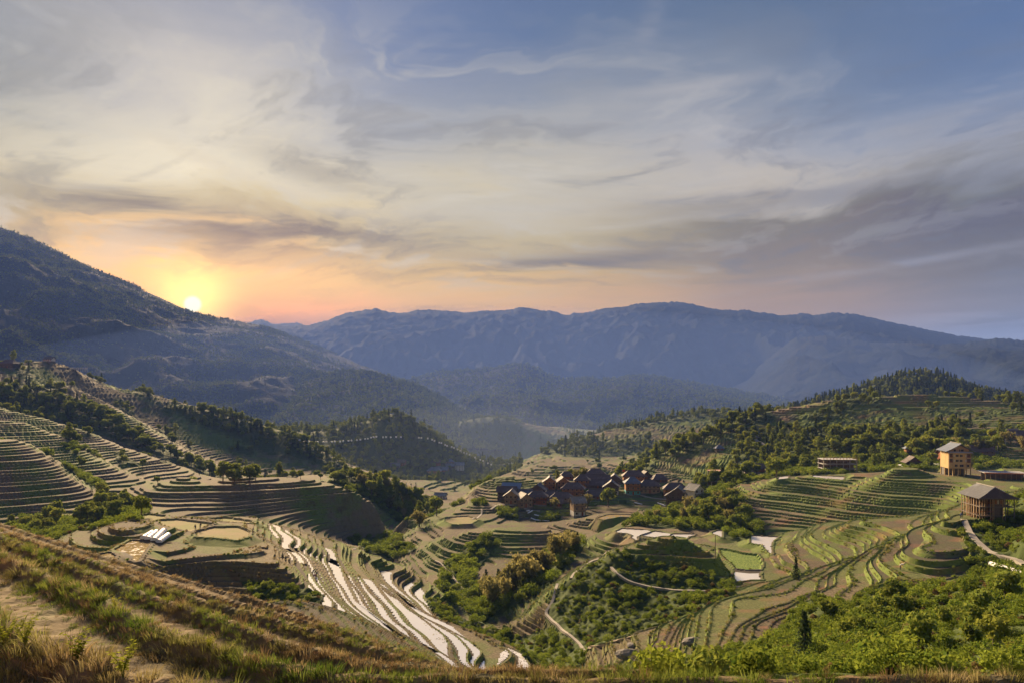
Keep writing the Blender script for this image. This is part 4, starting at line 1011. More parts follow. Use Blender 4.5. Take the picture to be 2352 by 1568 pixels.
# woods on the farther slopes
wood = library('wood_forms', [merged(k) for k in ('round0', 'round1', 'round2', 'tall0', 'conifer0', 'fresh0')])
m = (FC['cover'] > .5) & near_view & (FC['y'] >= 470)
d = FC['y']
i, P, r = pick(m, np.where(d < 900, .020, np.where(d < 1300, .011, .006)), 7); n = len(i)
far = (FC['y'][i] > 1000) & (FC['X'][i] > 1700)
idx = np.where(far, r.choice(6, n, p=[.15, .1, .1, .15, .5, 0]), r.choice(6, n, p=[.26, .22, .18, .14, .1, .1]))
P[:, 2] -= .4
scatter('woodland', P, r.rand(n)*6.28, (.65+.6*r.rand(n))*np.where(FC['y'][i] > 1000, 1.25, 1.), idx, wood, 'woods covering the farther hillsides', .04); print('wood', n)
# trees on the nearer mountains
P = []; S = []
rm = np.random.RandomState(31)
for k, nt, sc in ((4, 6500, 1.2), (3, 8000, 1.4), (0, 42000, .85)):
    x, y, z, V = MOUNT[k]; a = x.size; ok = np.where(((V < 1.02) & (np.abs(x/y) < .75)).ravel())[0] if k else np.where(((V < 1.01) & (x/y > -.75)).ravel())[0]
    if k: w = np.where(V.ravel()[ok] > .95, 4., 1.); w /= w.sum(); c = rm.choice(ok, nt, p=w)
    else:
        w = np.clip(fbm(x/160, y/160, 301, 4).ravel()[ok]+.22, .015, 1); w /= w.sum(); c = rm.choice(ok, nt, p=w)
    q = np.stack([x.ravel()[c], y.ravel()[c], z.ravel()[c]], 1); q[:, :2] += rm.normal(size=(nt, 2))*3; q[:, 2] -= 1.5
    P.append(q); S.append(sc*(.7+.6*rm.rand(nt)))
P = np.concatenate(P); S = np.concatenate(S); n = len(P)
scatter('woodland', P, rm.rand(n)*6.28, S, rm.choice(6, n, p=[.3, .25, .2, .15, .1, 0]), wood, 'forest on the nearer mountain slopes', .03)
# tufts along the terrace banks
tufts = library('bank_forms', [make_tuft(240+k, 26, .55, .30, .035, .7).mesh('bank_tuft%d' % k) for k in range(3)]+[make_shrub(250+k, .7, 1.0, 90, .2).mesh('bank_bush%d' % k) for k in range(2)])
for k, o in enumerate(tufts.objects): o.data.materials.append(M_STRAW if k < 3 else M_SHRUB)
m = (FC['cover'] < .5) & (~FC['flat']) & near_view & (FC['y'] >= 50) & (FC['y'] > np.interp(FC['X'], [0, 274, 643, 1060, 1300], [100, 82, 65, 52, 50])) & (FC['y'] < 235) & ((FC['rise'] > .35) | (FC['fr'] < .12))
i, P, r = pick(m, np.where(FC['y'] < 130, 3.2, 1.9), 8); n = len(i)
X = P[:, 0]/P[:, 1]*FD+CX
g_ = np.clip(.25+.5*np.clip((X-1000)/700, 0, 1)+.6*fbm(P[:, 0]/14, P[:, 1]/14, 91, 3)+.2*r.normal(size=n), 0, 1)
wetz = np.zeros(n, bool)
for pl in FLOOD: wetz |= inpoly(FC['X'][i], FC['Y'][i], pl)
idx = np.where((r.rand(n) < .05) & ~wetz, 3+r.randint(0, 2, n), r.randint(0, 3, n))
scatter('bank_grass', P, r.rand(n)*6.28, (.3+.5*r.rand(n))*np.where(wetz, .6, 1), idx, tufts, 'rough grass along the edges of the terraces', .1, g_); print('bank', n)
# foreground meadow of dry grass
gr = library('grass_forms', [make_tuft(260+k, 40, .20+.06*k, .26, .009, .9).mesh('grass_tuft%d' % k) for k in range(4)]+[make_tuft(270, 60, .07, .32, .012, 1.4).mesh('grass_mat')])
for o in gr.objects: o.data.materials.append(M_STRAW)
y = FC['y']; m = (y < np.interp(FC['X'], [-300, 0, 274, 643, 1060, 1300, 2700], [116, 102, 84, 67, 54, 42, 42])) & (FC['hid'] < 60)
edge = np.exp(-((FC['fr']-.02)/.16)**2)+np.exp(-((FC['fr']-1)/.12)**2)
patch = fbm(FC['x']/4.6, FC['y']/4.6, 95, 4)
bare = (FC['X'] < 560) & (y < 30.4) & (y > 15)
den = np.where(y < 28, 26., np.where(y < 48, 16., 7.))*(.10+1.0*edge+.5*np.clip(patch+.05, 0, 1))
den = np.where(bare, den*np.clip(edge*.9+1.1*np.clip(patch+.25, 0, 1), .7, 1), den)
i, P, r = pick(m, den, 9); n = len(i)
gt = np.clip(.16+.25*bare[i]+1.7*fbm(P[:, 0]/6, P[:, 1]/6, 97, 3)+.35*np.exp(-((FC['fr'][i])/.12)**2)*(P[:, 1] < 52)+.3*(P[:, 0] > 4), 0, 1)*(r.rand(n) < .8)
scl = (.45+.75*r.rand(n))*(.36+.5*np.clip(edge[i], 0, 1))
idx = np.where(bare[i] & (edge[i] < .4), 4, r.choice(5, n, p=[.24, .24, .2, .14, .18]))
scatter('meadow_grass', P, r.rand(n)*6.28, scl, idx, gr, 'dry straw coloured grass on the near terraces', .16, gt); print('grass', n)
print('scatter', time.time()-T0)
# ---------------------------------------------------------------- buildings
def oc(g): return g.new('ShaderNodeTexCoord').outputs['Object']
def wood(name, a, b, rough=.85):
    def f(g):
        v = g.new('ShaderNodeVectorMath', operation='MULTIPLY'); g.l.new(oc(g), v.inputs[0]); v.inputs[1].default_value = (7, 7, .5)
        n = g.noise(v.outputs[0], 1.0, 4, .6); n2 = g.noise(oc(g), .5, 3)
        c = g.mix(n, a, b); c = g.mix(g.m('MULTIPLY', g.rng(n2, .5, .75), .5), c, tuple(x*.55 for x in a))
        return principled(g, c, rough, n, .3, .03)
    return material(name, f)
def tiles(name, a, b):
    def f(g):
        n = g.noise(oc(g), 1.3, 4, .65); n2 = g.noise(oc(g), .35, 3)
        c = g.mix(n, a, b); c = g.mix(g.m('MULTIPLY', g.rng(n2, .52, .7), .35), c, tuple(min(1, x*1.9) for x in b))
        return principled(g, c, .75, n, .3, .03, .3)
    return material(name, f)
def plain(name, a, b, rough=.85, sc=1.5, spec=.25): return material(name, lambda g: principled(g, g.mix(g.noise(oc(g), sc, 4, .65), a, b), rough, None, spec=spec))
W_DARK = wood('dark_timber', (.060, .042, .034), (.14, .10, .080)); W_ORANGE = wood('orange_timber', (.29, .135, .050), (.44, .215, .085))
W_TAN = wood('tan_timber', (.25, .165, .095), (.42, .30, .19)); W_GREY = wood('grey_timber', (.13, .11, .10), (.24, .205, .18))
W_YELLOW = wood('new_pine', (.42, .28, .125), (.55, .40, .20)); W_RED = wood('red_timber', (.20, .065, .030), (.32, .12, .06))
W_WHITE = plain('whitewash', (.46, .43, .41), (.68, .65, .62)); CONC = plain('concrete', (.30, .29, .28), (.46, .45, .43)); STONE = plain('stone', (.11, .10, .09), (.22, .20, .18), .9, 4)
T_DARK = tiles('dark_tiles', (.080, .060, .056), (.145, .112, .102)); T_GREY = tiles('grey_tiles', (.070, .074, .084), (.135, .138, .15)); T_BLUE = tiles('blue_tiles', (.085, .105, .15), (.15, .18, .24))
T_SHEET = plain('blue_sheet', (.12, .19, .30), (.20, .29, .42), .5); T_RUST = tiles('rust_sheet', (.27, .13, .10), (.42, .24, .19)); T_PALE = tiles('pale_tiles', (.17, .155, .14), (.27, .25, .23))
BRICK = plain('rough_brick', (.11, .075, .062), (.20, .145, .12), .95, 6)
GLASS = material('window_glass', lambda g: principled(g, (.018, .022, .028), .15, spec=.5))
PANE_L = material('curtained_glass', lambda g: principled(g, (.42, .46, .50), .3, spec=.5))
TURQ = plain('turquoise_paint', (.06, .30, .34), (.12, .42, .46)); REDP = plain('red_paint', (.40, .05, .03), (.55, .10, .05)); STEEL = plain('galvanised', (.34, .34, .35), (.48, .48, .49), .5)
PLASTIC = plain('white_plastic', (.62, .62, .63), (.78, .78, .79), .5, 3); TARP = plain('blue_tarp', (.05, .22, .42), (.10, .34, .58), .6)
_cache = {}
def cached(key, fn):
    if key not in _cache: _cache[key] = fn()
    return _cache[key]
def part(name, parent, geo_or_mesh, mat, loc=None, rot=None):
    me = geo_or_mesh.mesh(name) if isinstance(geo_or_mesh, Geo) else geo_or_mesh
    o = link(name, me, mat, parent, loc)
    if rot: o.rotation_euler = rot
    return o
def thing(name, loc, rz, label, category, group=None):
    o = bpy.data.objects.new(name, None); COL.objects.link(o); o.location = loc; o.rotation_euler = (0, 0, rz); o.empty_display_size = .5
    o['label'] = label; o['category'] = category
    if group: o['group'] = group
    return o
def roof_geo(w, dp, pitch, over, kind, axis, thick=.14, seg=6):
    """tiled roof from z=0 at the wall head; ridge along axis; gable or hipped, slightly curved slopes with tile courses"""
    g = Geo()
    if axis == 'y': W, D = dp, w
    else: W, D = w, dp
    hw, hd = W/2+over, D/2+over; rise = pitch*D/2
    ins = 0 if kind == 'gable' else (hd*.85 if kind == 'hip' else hd*.42)
    def P(x, y, z): return (x, y, z) if axis == 'x' else (-y, x, z)
    n = seg
    for side in (-1, 1):
        rows = []
        for i in range(n+1):
            t = i/n; y = side*hd*(1-t); z = (rise+over*pitch)*(t-.05*math.sin(math.pi*t))-over*pitch
            xx = hw-ins*min(1, t if kind == 'hip' else (t if t < .55 else .55)/(1 if kind == 'hip' else .55)) if kind != 'gable' else hw
            rows.append((y, z, xx))
        for i in range(n):           # each course is a slightly overlapping strip
            (y0, z0, x0), (y1, z1, x1) = rows[i], rows[i+1]
            lift = .05
            v = [P(-x0, y0, z0+lift), P(x0, y0, z0+lift), P(x1, y1, z1), P(-x1, y1, z1), P(-x0, y0, z0+lift-thick), P(x0, y0, z0+lift-thick), P(x1, y1, z1-thick), P(-x1, y1, z1-thick)]
            q = [(0,1,2,3),(7,6,5,4),(0,4,5,1),(1,5,6,2),(2,6,7,3),(3,7,4,0)]
            g.add(v, q)
    if kind != 'gable':
        for side in (-1, 1):
            tt = 1. if kind == 'hip' else .55
            for i in range(n):
                a, b = tt*i/n, tt*(i+1)/n
                f = lambda t: (side*(hw-ins*t/tt), hd*(1-t), (rise+over*pitch)*(t-.05*math.sin(math.pi*t))-over*pitch)
                (xa, ya, za), (xb, yb, zb) = f(a), f(b)
                v = [P(xa, -ya, za+.05), P(xa, ya, za+.05), P(xb, yb, zb), P(xb, -yb, zb), P(xa, -ya, za-.09), P(xa, ya, za-.09), P(xb, yb, zb-.14), P(xb, -yb, zb-.14)]
                g.add(v, [(0,1,2,3),(7,6,5,4),(0,4,5,1),(1,5,6,2),(2,6,7,3),(3,7,4,0)])
    return g, rise, (hw-ins), P
def gable_geo(w, dp, pitch, axis, over, kind):
    gs = []
    if axis == 'y': W, D = dp, w
    else: W, D = w, dp
    rise = pitch*D/2
    if kind == 'hip': return None
    x = W/2 if kind == 'gable' else W/2+over-(D/2+over)*.42-.12
    z0 = 0 if kind == 'gable' else rise*.42
    hy = D/2 if kind == 'gable' else D/2*.50
    P = lambda x, y, z: (x, y, z) if axis == 'x' else (-y, x, z)
    for s in (-1, 1):
        a, b = s*x, s*(x-.15)
        v = [P(a, -hy, z0), P(a, hy, z0), P(a, 0, rise-.12), P(b, -hy, z0), P(b, hy, z0), P(b, 0, rise-.12)]
        gs.append(Geo().add(v, [(0,1,4,3),(1,2,5,4),(2,0,3,5)], [(0,2,1),(3,4,5)]))
    return gs
def window_mesh(w, h):
    return cached(('win', w, h), lambda: Geo().box(-w/2, w/2, -.03, .03, 0, h).mesh('window'))
def frame_mesh(w, h):
    def f():
        g = Geo(); t = .07
        g.box(-w/2-t, -w/2, -.06, .05, -t, h+t); g.box(w/2, w/2+t, -.06, .05, -t, h+t); g.box(-w/2, w/2, -.06, .05, -t, 0); g.box(-w/2, w/2, -.06, .05, h, h+t); g.box(-.03, .03, -.06, .05, 0, h); return g.mesh('window_frame')
    return cached(('frm', w, h), f)
def house(X, Y, w, dp, st, roof, axis, wall, tile, rz, label, d=None, sh=2.5, pitch=.72, over=1.0, lower=None, nwin=None, pane=None, group='village houses', name='timber_house', balcony=True, plinth=None, base=None):
    p = base if base is not None else hit(X, Y) if d is None else at(X, Y, d)
    rzz = R(rz); w *= 1.08; dp *= 1.05
    # stand on the lowest ground under the footprint
    c, s = math.cos(rzz), math.sin(rzz)
    gz = [ground(p.x+c*a-s*b, p.y+s*a+c*b) for a in (-w/2, w/2) for b in (0, dp)]
    zb = p.z
    root = thing(name, (p.x-s*dp/2, p.y+c*dp/2, zb), rzz, label, 'house', group)
    H = st*sh; low = min(min(gz)-zb, 0)-.6
    part('plinth', root, Geo().box(-w/2-.15, w/2+.15, -dp/2-.15, dp/2+.15, low, .25), plinth or STONE)
    z0 = .25
    if lower is not None:
        part('lower_wall', root, Geo().box(-w/2+.05, w/2-.05, -dp/2+.05, dp/2-.05, z0, z0+sh), lower); part('wall', root, Geo().box(-w/2, w/2, -dp/2, dp/2, z0+sh, z0+H), wall)
    else: part('wall', root, Geo().box(-w/2, w/2, -dp/2, dp/2, z0, z0+H), wall)
    gg = gable_geo(w, dp, pitch, axis, over, roof)
    for gg1 in (gg or []): part('gable', root, gg1, wall, (0, 0, z0+H-.01))
    rg, rise, rl, P = roof_geo(w, dp, pitch, over, roof, axis)
    ro = part('roof', root, rg, tile, (0, 0, z0+H))
    cap = Geo(); a, b = P(-rl, 0, 0), P(rl, 0, 0)
    cap.tube([(a[0], a[1], rise+.16), (a[0]*.96, a[1]*.96, rise+.05), (b[0]*.96, b[1]*.96, rise+.05), (b[0], b[1], rise+.16)], .12, 5); part('ridge_cap', ro, cap, T_PALE if tile in (T_GREY, T_PALE) else tile)
    n = nwin if nwin is not None else max(2, int(w/2.3))
    for f in range(st):
        zz = z0+f*sh+.8
        for k in range(n):
            xx = -w/2+(k+.5)*w/n
            if f == 0 and k == n//2:
                part('door', root, cached('door', lambda: Geo().box(-.5, .5, -.04, .04, 0, 1.95).mesh('door')), W_RED if wall is not W_RED else W_DARK, (xx, -dp/2-.03, z0)); continue
            wo = part('window', root, window_mesh(.95, 1.05), None, (xx, -dp/2-.02, zz))
            if not wo.data.materials: wo.data.materials.append(pane or GLASS)
            fo = part('window_frame', wo, frame_mesh(.95, 1.05), None)
            if not fo.data.materials: fo.data.materials.append(W_TAN)
    if balcony and st > 1:
        for f in range(1, st):
            bz = z0+f*sh
            part('balcony_floor', root, Geo().box(-w/2-.1, w/2+.1, -dp/2-.95, -dp/2-.002, bz-.12, bz), W_DARK)
            g = Geo(); g.box(-w/2, w/2, -dp/2-.92, -dp/2-.86, bz+.82, bz+.90); g.box(-w/2, w/2, -dp/2-.92, -dp/2-.86, bz+.16, bz+.22)
            for k in range(int(w/.55)+1): xx = -w/2+.03+k*.55; g.box(xx, xx+.05, -dp/2-.91, -dp/2-.87, bz, bz+.85)
            part('balcony_rail', root, g, wall)
        for k in range(int(w/3)+2):
            xx = -w/2+.1+k*(w-.2)/(int(w/3)+1); part('post', root, cached(('post', round(H, 2)), lambda: Geo().box(-.08, .08, -.08, .08, 0, H).mesh('post')), W_DARK, (xx, -dp/2-.82, z0))
    return root
def zx1(x, y): return ((1220+x/7.84)*.91875, (1160+y/7.84)*.91875)
def zx2(x, y): return ((1460+x/7.84)*.91875, (1160+y/7.84)*.91875)
def zx3(x, y): return ((1740+x/5.6)*.91875, (1090+y/5.6)*.91875)
def zx4(x, y): return ((2200+x/6.533)*.91875, (1060+y/6.533)*.91875)
def zx6(x, y): return ((980+x/7.84)*.91875, (1100+y/7.84)*.91875)
def zx7(x, y): return ((x/7.84)*.91875, (870+y/7.84)*.91875)
# main village, from the left end of the spur
V = [
 (zx1(440,560), 9.0, 6, 1, 'gable', 'x', W_ORANGE, T_SHEET, -12, dict(), 'house with a pale blue sheet roof at the left end of the village'),
 (zx1(350,725), 9.0, 6, 2, 'gable', 'x', W_DARK, T_DARK, -8, dict(), 'dark timber house just below the blue sheet roof'),
 (zx1(460,795), 6.5, 7, 2, 'gable', 'y', W_TAN, T_GREY, -6, dict(), 'tan gabled house at the lower left corner of the village'),
 (zx1(700,665), 7.0, 6, 1, 'gable', 'x', W_DARK, T_GREY, -20, dict(), 'small dark house behind the house with turquoise shutters'),
 (zx1(740,855), 7.0, 7, 2, 'gable', 'y', W_TAN, T_PALE, 20, dict(pane=None), 'pale roofed house with turquoise shutters beside the stone path'),
 (zx1(960,800), 9.5, 6, 2, 'hip', 'x', W_RED, T_DARK, -6, dict(), 'long reddish house hung with lanterns at the village front'),
 (zx1(960,575), 7.5, 7, 1, 'gable', 'y', W_DARK, T_GREY, -14, dict(), 'grey gabled house beside the small green field'),
 (zx1(1215,515), 6.5, 7, 2, 'gable', 'y', W_ORANGE, T_GREY, -3, dict(), 'orange gabled house below two round trees'),
 (zx1(1220,692), 9.5, 6, 1, 'hip', 'x', W_GREY, T_DARK, -8, dict(), 'low grey walled house with a long dark roof in mid village'),
 (zx1(1450,748), 11., 6, 1, 'hip', 'x', W_GREY, T_DARK, -10, dict(), 'long low house with a pale wall above the bamboo clump'),
 (zx1(1655,632), 11.5, 7, 2, 'hip', 'x', W_ORANGE, T_DARK, -10, dict(lower=W_ORANGE), 'wide orange guesthouse with a dark hipped roof in mid village'),
 (zx1(1480,525), 6.5, 7, 2, 'gable', 'y', W_ORANGE, T_GREY, 4, dict(), 'narrow gabled house behind the wide orange guesthouse'),
 (zx1(1530,300), 7.5, 6, 1, 'hip', 'x', W_RED, T_DARK, -4, dict(), 'dark roofed house at the upper left of the village among trees'),
 (zx1(1830,462), 8.0, 7, 2, 'hip', 'x', W_ORANGE, T_DARK, -8, dict(), 'bright orange house under a dark roof below the ridge'),
 (zx1(2105,255), 11., 7, 1, 'hip', 'x', W_TAN, T_DARK, -2, dict(), 'topmost house of the village with a broad dark roof'),
 (zx1(2150,395), 14., 7, 1, 'gable', 'x', W_GREY, T_DARK, -3, dict(), 'long double house just below the topmost roof'),
 (zx1(2110,485), 10., 6, 1, 'gable', 'x', W_DARK, T_DARK, -3, dict(), 'dark low house in front of the long double house'),
 (zx1(2110,690), 13., 7, 1, 'hip', 'x', W_GREY, T_DARK, -8, dict(lower=None), 'long dark roofed house above the feathery bamboo'),
 (zx1(1810,1020), 6.0, 6, 3, 'gable', 'x', W_TAN, T_PALE, 14, dict(lower=W_WHITE), 'isolated three storey house at the village foot'),
 (zx1(1340,838), 6.0, 5, 1, 'gable', 'x', W_DARK, T_DARK, -6, dict(balcony=False), 'small dark shed right of the bamboo clump'),
 (zx2(595,380), 8.0, 8, 1, 'gable', 'y', W_DARK, T_GREY, -8, dict(), 'grey roofed gabled house in the village centre'),
 (zx2(520,600), 8.0, 8, 2, 'gable', 'y', W_DARK, T_GREY, -10, dict(lower=W_WHITE), 'gabled house with a whitewashed lower floor in the village centre'),
 (zx2(980,375), 12.5, 7, 2, 'hip', 'x', W_ORANGE, T_DARK, -4, dict(), 'large orange house on the ridge right of the red flag'),
 (zx2(965,602), 8.0, 7, 3, 'hip', 'x', W_ORANGE, T_BLUE, -2, dict(lower=TURQ), 'tall orange house with turquoise ground floor windows'),
 (zx2(1290,582), 11., 7, 2, 'hip', 'x', W_TAN, T_DARK, -4, dict(), 'wide tan guesthouse right of the tall orange house'),
 (zx2(1240,310), 6.5, 6, 1, 'gable', 'y', W_DARK, T_DARK, 6, dict(), 'dark roof peeping out behind the large orange house'),
 (zx2(1505,362), 8.5, 6, 1, 'hip', 'x', W_DARK, T_DARK, 8, dict(), 'dark house apart on the slope right of the ridge houses'),
 (zx2(1800,640), 12., 7, 2, 'hip', 'x', W_ORANGE, T_DARK, -6, dict(), 'dark roofed orange house at the right end of the village'),
 (zx2(1790,668), 6.0, 5, 1, 'gable', 'y', W_GREY, T_PALE, -16, dict(balcony=False), 'pale gabled annex in front of the right end house'),
 (zx2(1850,800), 11., 7, 2, 'gable', 'y', W_DARK, T_GREY, -20, dict(), 'dark gabled house lowest at the right end of the village'),
 (zx2(2135,725), 4.5, 5, 1, 'gable', 'x', W_WHITE, T_GREY, 10, dict(balcony=False), 'little white hut between the village and the frame building'),
 (zx3(45,880), 6.0, 6, 2, 'gable', 'y', W_WHITE, T_GREY, 30, dict(), 'whitewashed house half hidden by round trees below the frame building'),
 (zx3(480,618), 6.5, 7, 1, 'gable', 'y', W_DARK, T_DARK, -8, dict(), 'dark gabled house right of the concrete frame building'),
 (zx3(780,572), 6.5, 6, 1, 'hip', 'x', W_DARK, T_DARK, 4, dict(), 'dark roofed house among trees left of the tree row'),
 (zx3(900,502), 6.0, 6, 1, 'gable', 'x', W_RED, T_DARK, 6, dict(), 'reddish house behind the dark roofed house among trees'),
 (zx3(690,468), 3.4, 4, 1, 'gable', 'x', W_WHITE, T_SHEET, 0, dict(balcony=False, nwin=2), 'tiny white hut with a blue roof above the terraces'),
 (zx3(320,216), 5.0, 5, 1, 'hip', 'x', W_GREY, T_BLUE, 0, dict(balcony=False), 'small hut alone on the terraced slope above the village'),
 (zx4(1705,505), 12.5, 7, 1, 'gable', 'x', W_GREY, T_DARK, -4, dict(), 'long dark roofed house behind the yellow building'),
 (zx4(510,530), 4.6, 5, 2, 'hip', 'x', W_ORANGE, T_BLUE, -14, dict(), 'small orange pavilion with a blue roof beside a bright green tree'),
 (zx4(565,695), 6.4, 6, 1, 'gable', 'y', W_DARK, T_DARK, -10, dict(), 'low dark gabled house behind the white plastic sheets'),
 (zx4(120,640), 8.0, 5, 1, 'gable', 'x', W_TAN, T_SHEET, 6, dict(balcony=False), 'long hut with a blue sheet roof among the roadside trees'),
 (zx4(2310,262), 8.0, 7, 1, 'gable', 'x', W_RED, T_DARK, -6, dict(lower=None), 'reddish house at the upper right edge above the yellow building'),
 (zx4(2200,195), 4.0, 4, 1, 'gable', 'x', W_WHITE, T_PALE, -6, dict(balcony=False), 'small white house at the upper right edge above the yellow building'),
 (zx4(1100,625), 4.0, 6, 2, 'gable', 'x', W_RED, T_DARK, -8, dict(balcony=False), 'narrow brown house against the left side of the yellow building'),
]
for (X, Y), w, dp, st, rf, ax, wl, tl, rz, kw, lab in V:
    house(X, Y, w, dp, st, rf, ax, wl, tl, rz, lab, **kw)
FAR = [  # hamlets farther off
 (zx6(800,690), 17, 11, 2, 'hip', W_ORANGE, T_BLUE, 'orange house lowest in the far valley hamlet'), (zx6(975,620), 16, 10, 1, 'gable', W_ORANGE, T_BLUE, 'blue roofed house right of the lowest hamlet house'),
 (zx6(1115,500), 14, 10, 2, 'hip', W_ORANGE, T_BLUE, 'topmost house of the far valley hamlet'), (zx6(1120,560), 14, 9, 1, 'gable', W_DARK, T_BLUE, 'blue roofed house in the middle of the far hamlet'),
 (zx6(1300,600), 15, 10, 3, 'gable', W_WHITE, T_BLUE, 'white three storey building at the right of the far hamlet'), (zx6(875,530), 9, 8, 2, 'gable', W_RED, T_DARK, 'reddish house at the upper left of the far hamlet'),
 (zx6(180,520), 9, 8, 2, 'gable', W_RED, T_DARK, 'reddish house left of the far hamlet among trees'), (zx6(50,540), 11, 9, 1, 'gable', W_GREY, T_GREY, 'grey roofed house farthest left of the far hamlet'),
 (zx6(945,1140), 9.5, 6, 1, 'gable', W_WHITE, T_PALE, 'long white roofed building in the gap of the valley'), (zx6(475,1130), 5, 5, 1, 'gable', W_DARK, T_GREY, 'grey hut among trees left of the long white roofed building'),
 (zx7(120,400), 17, 10, 2, 'hip', W_DARK, T_DARK, 'dark house at the left edge beside the skyline tree'), (zx7(20,300), 9, 8, 2, 'hip', W_ORANGE, T_PALE, 'orange house uppermost at the left edge of the picture'),
 (zx7(930,262), 9, 7, 1, 'gable', W_WHITE, T_GREY, 'pale hut on top of the left hill'),
]
for (X, Y), w, dp, st, rf, wl, tl, lab in FAR:
    house(X, Y, w, dp, st, rf, 'x', wl, tl, random.uniform(-12, 12), lab, balcony=False, group='houses of the far hamlets', nwin=4, sh=2.7)

def yellow_building():
    base = hit(*zx4(1320, 845)); base.y += .5
    r = thing('timber_building', base, R(-9), 'tall yellow timber building on open stilts at the right', 'building')
    w, dp = 9.6, 9.0; zs = 3.4; H = 7.4
    part('yard', r, Geo().box(-6.5, 7.5, -1.5, dp+1, -3.0, -.02), STONE)
    for i, x in enumerate((-w/2+.2, -w/2+1.9, -.6, 2.0, w/2-.2)):
        for y in (.2, dp*.5, dp-.2): part('stilt', r, cached('stilt', lambda: Geo().box(-.17, .17, -.17, .17, -.05, zs).mesh('stilt')), W_YELLOW, (x, y, 0))
    part('wall', r, Geo().box(-w/2, w/2, 0, dp, zs, zs+H), W_YELLOW)
    part('back_wall', r, Geo().box(-w/2+.3, w/2-.3, dp*.62, dp-.5, 0, zs-.01), STONE)
    for x in (-w/2-.03, -w/2+1.75, w/2-2.05, w/2-.18): part('corner_post', r, cached('cpost', lambda: Geo().box(0, .2, -.09, 0, zs, zs+H).mesh('corner_post')), W_TAN, (x, -.002, 0))
    # loggias
    for x in (-w/2+.98, w/2-1.02):
        for k, z in enumerate((zs+2.75, zs+5.1)):
            lo = part('loggia', r, cached('log', lambda: Geo().box(-.72, .72, -.05, -.003, 0, 1.75).mesh('loggia')), W_DARK, (x, 0, z))
            g = Geo(); g.box(-.74, .74, -.14, -.06, .62, .70); g.box(-.74, .74, -.14, -.06, 0, .08)
            for q in range(9): g.box(-.72+q*.175, -.68+q*.175, -.13, -.07, .08, .62)
            part('railing', lo, cached('logr', lambda: g.mesh('railing')), W_RED)
    for z, xs in ((zs+5.4, (-1.15, .55)), (zs+3.1, (-1.15, .5)), (zs+.85, (-1.6, .75, 3.3))):
        for x in xs:
            ww = 1.5 if (z < zs+1 and x == .75) else 1.1
            wo = part('window', r, window_mesh(ww, .98), None, (x, -.02, z))
            if not wo.data.materials: wo.data.materials.append(GLASS)
            fo = part('window_frame', wo, frame_mesh(ww, .98), None)
            if not fo.data.materials: fo.data.materials.append(W_TAN)
    for x in (-2.35, 2.55):
        for z in (zs+3.1, zs+5.4): part('narrow_window', r, cached('nwin', lambda: Geo().box(-.16, .16, -.035, .02, 0, .9).mesh('narrow_window')), PANE_L, (x, 0, z))
    part('awning', r, Geo().add([(-w/2-.4, -1.5, zs+H-.15), (w/2+.4, -1.5, zs+H-.15), (w/2+.4, .1, zs+H+.3), (-w/2-.4, .1, zs+H+.3), (-w/2-.4, -1.5, zs+H-.05), (w/2+.4, -1.5, zs+H-.05), (w/2+.4, .1, zs+H+.4), (-w/2-.4, .1, zs+H+.4)], [(3,2,1,0),(4,5,6,7),(0,1,5,4),(1,2,6,5),(2,3,7,6),(3,0,4,7)]), STEEL)
    for x in (-w/2-.2, w/2+.1): part('awning_post', r, Geo().box(x, x+.1, -1.42, -1.32, zs, zs+H-.17), W_TAN)
    uz = zs+H+.02; uw = w-1.6
    part('gable_wall', r, Geo().add([(-uw/2, .4, uz), (uw/2, .4, uz), (uw/2, .4, uz+1.3), (0, .4, uz+3.3), (-uw/2, .4, uz+1.3), (-uw/2, dp, uz), (uw/2, dp, uz), (uw/2, dp, uz+1.3), (0, dp, uz+3.3), (-uw/2, dp, uz+1.3)],
        [(1,6,7,2),(5,0,4,9),(0,1,2,4),(6,5,9,7)], [(4,2,3),(7,9,8)]), W_TAN)
    for x, ww in ((-2.0, .9), (.05, .4), (1.15, 1.2)):
        wo = part('window', r, cached(('gw', ww), lambda: Geo().box(-ww/2, ww/2, -.03, .03, 0, 1.1).mesh('window')), GLASS, (x, .38, uz+.25))
    rg, rise, rl, P = roof_geo(w+1.2, dp+.8, .56, .9, 'gable', 'y'); ro = part('roof', r, rg, T_BLUE, (0, dp/2, uz+.95))
    part('ridge_cap', ro, Geo().tube([(0, -rl, rise+.2), (0, rl, rise+.2)], .16, 5), T_PALE)
yellow_building()

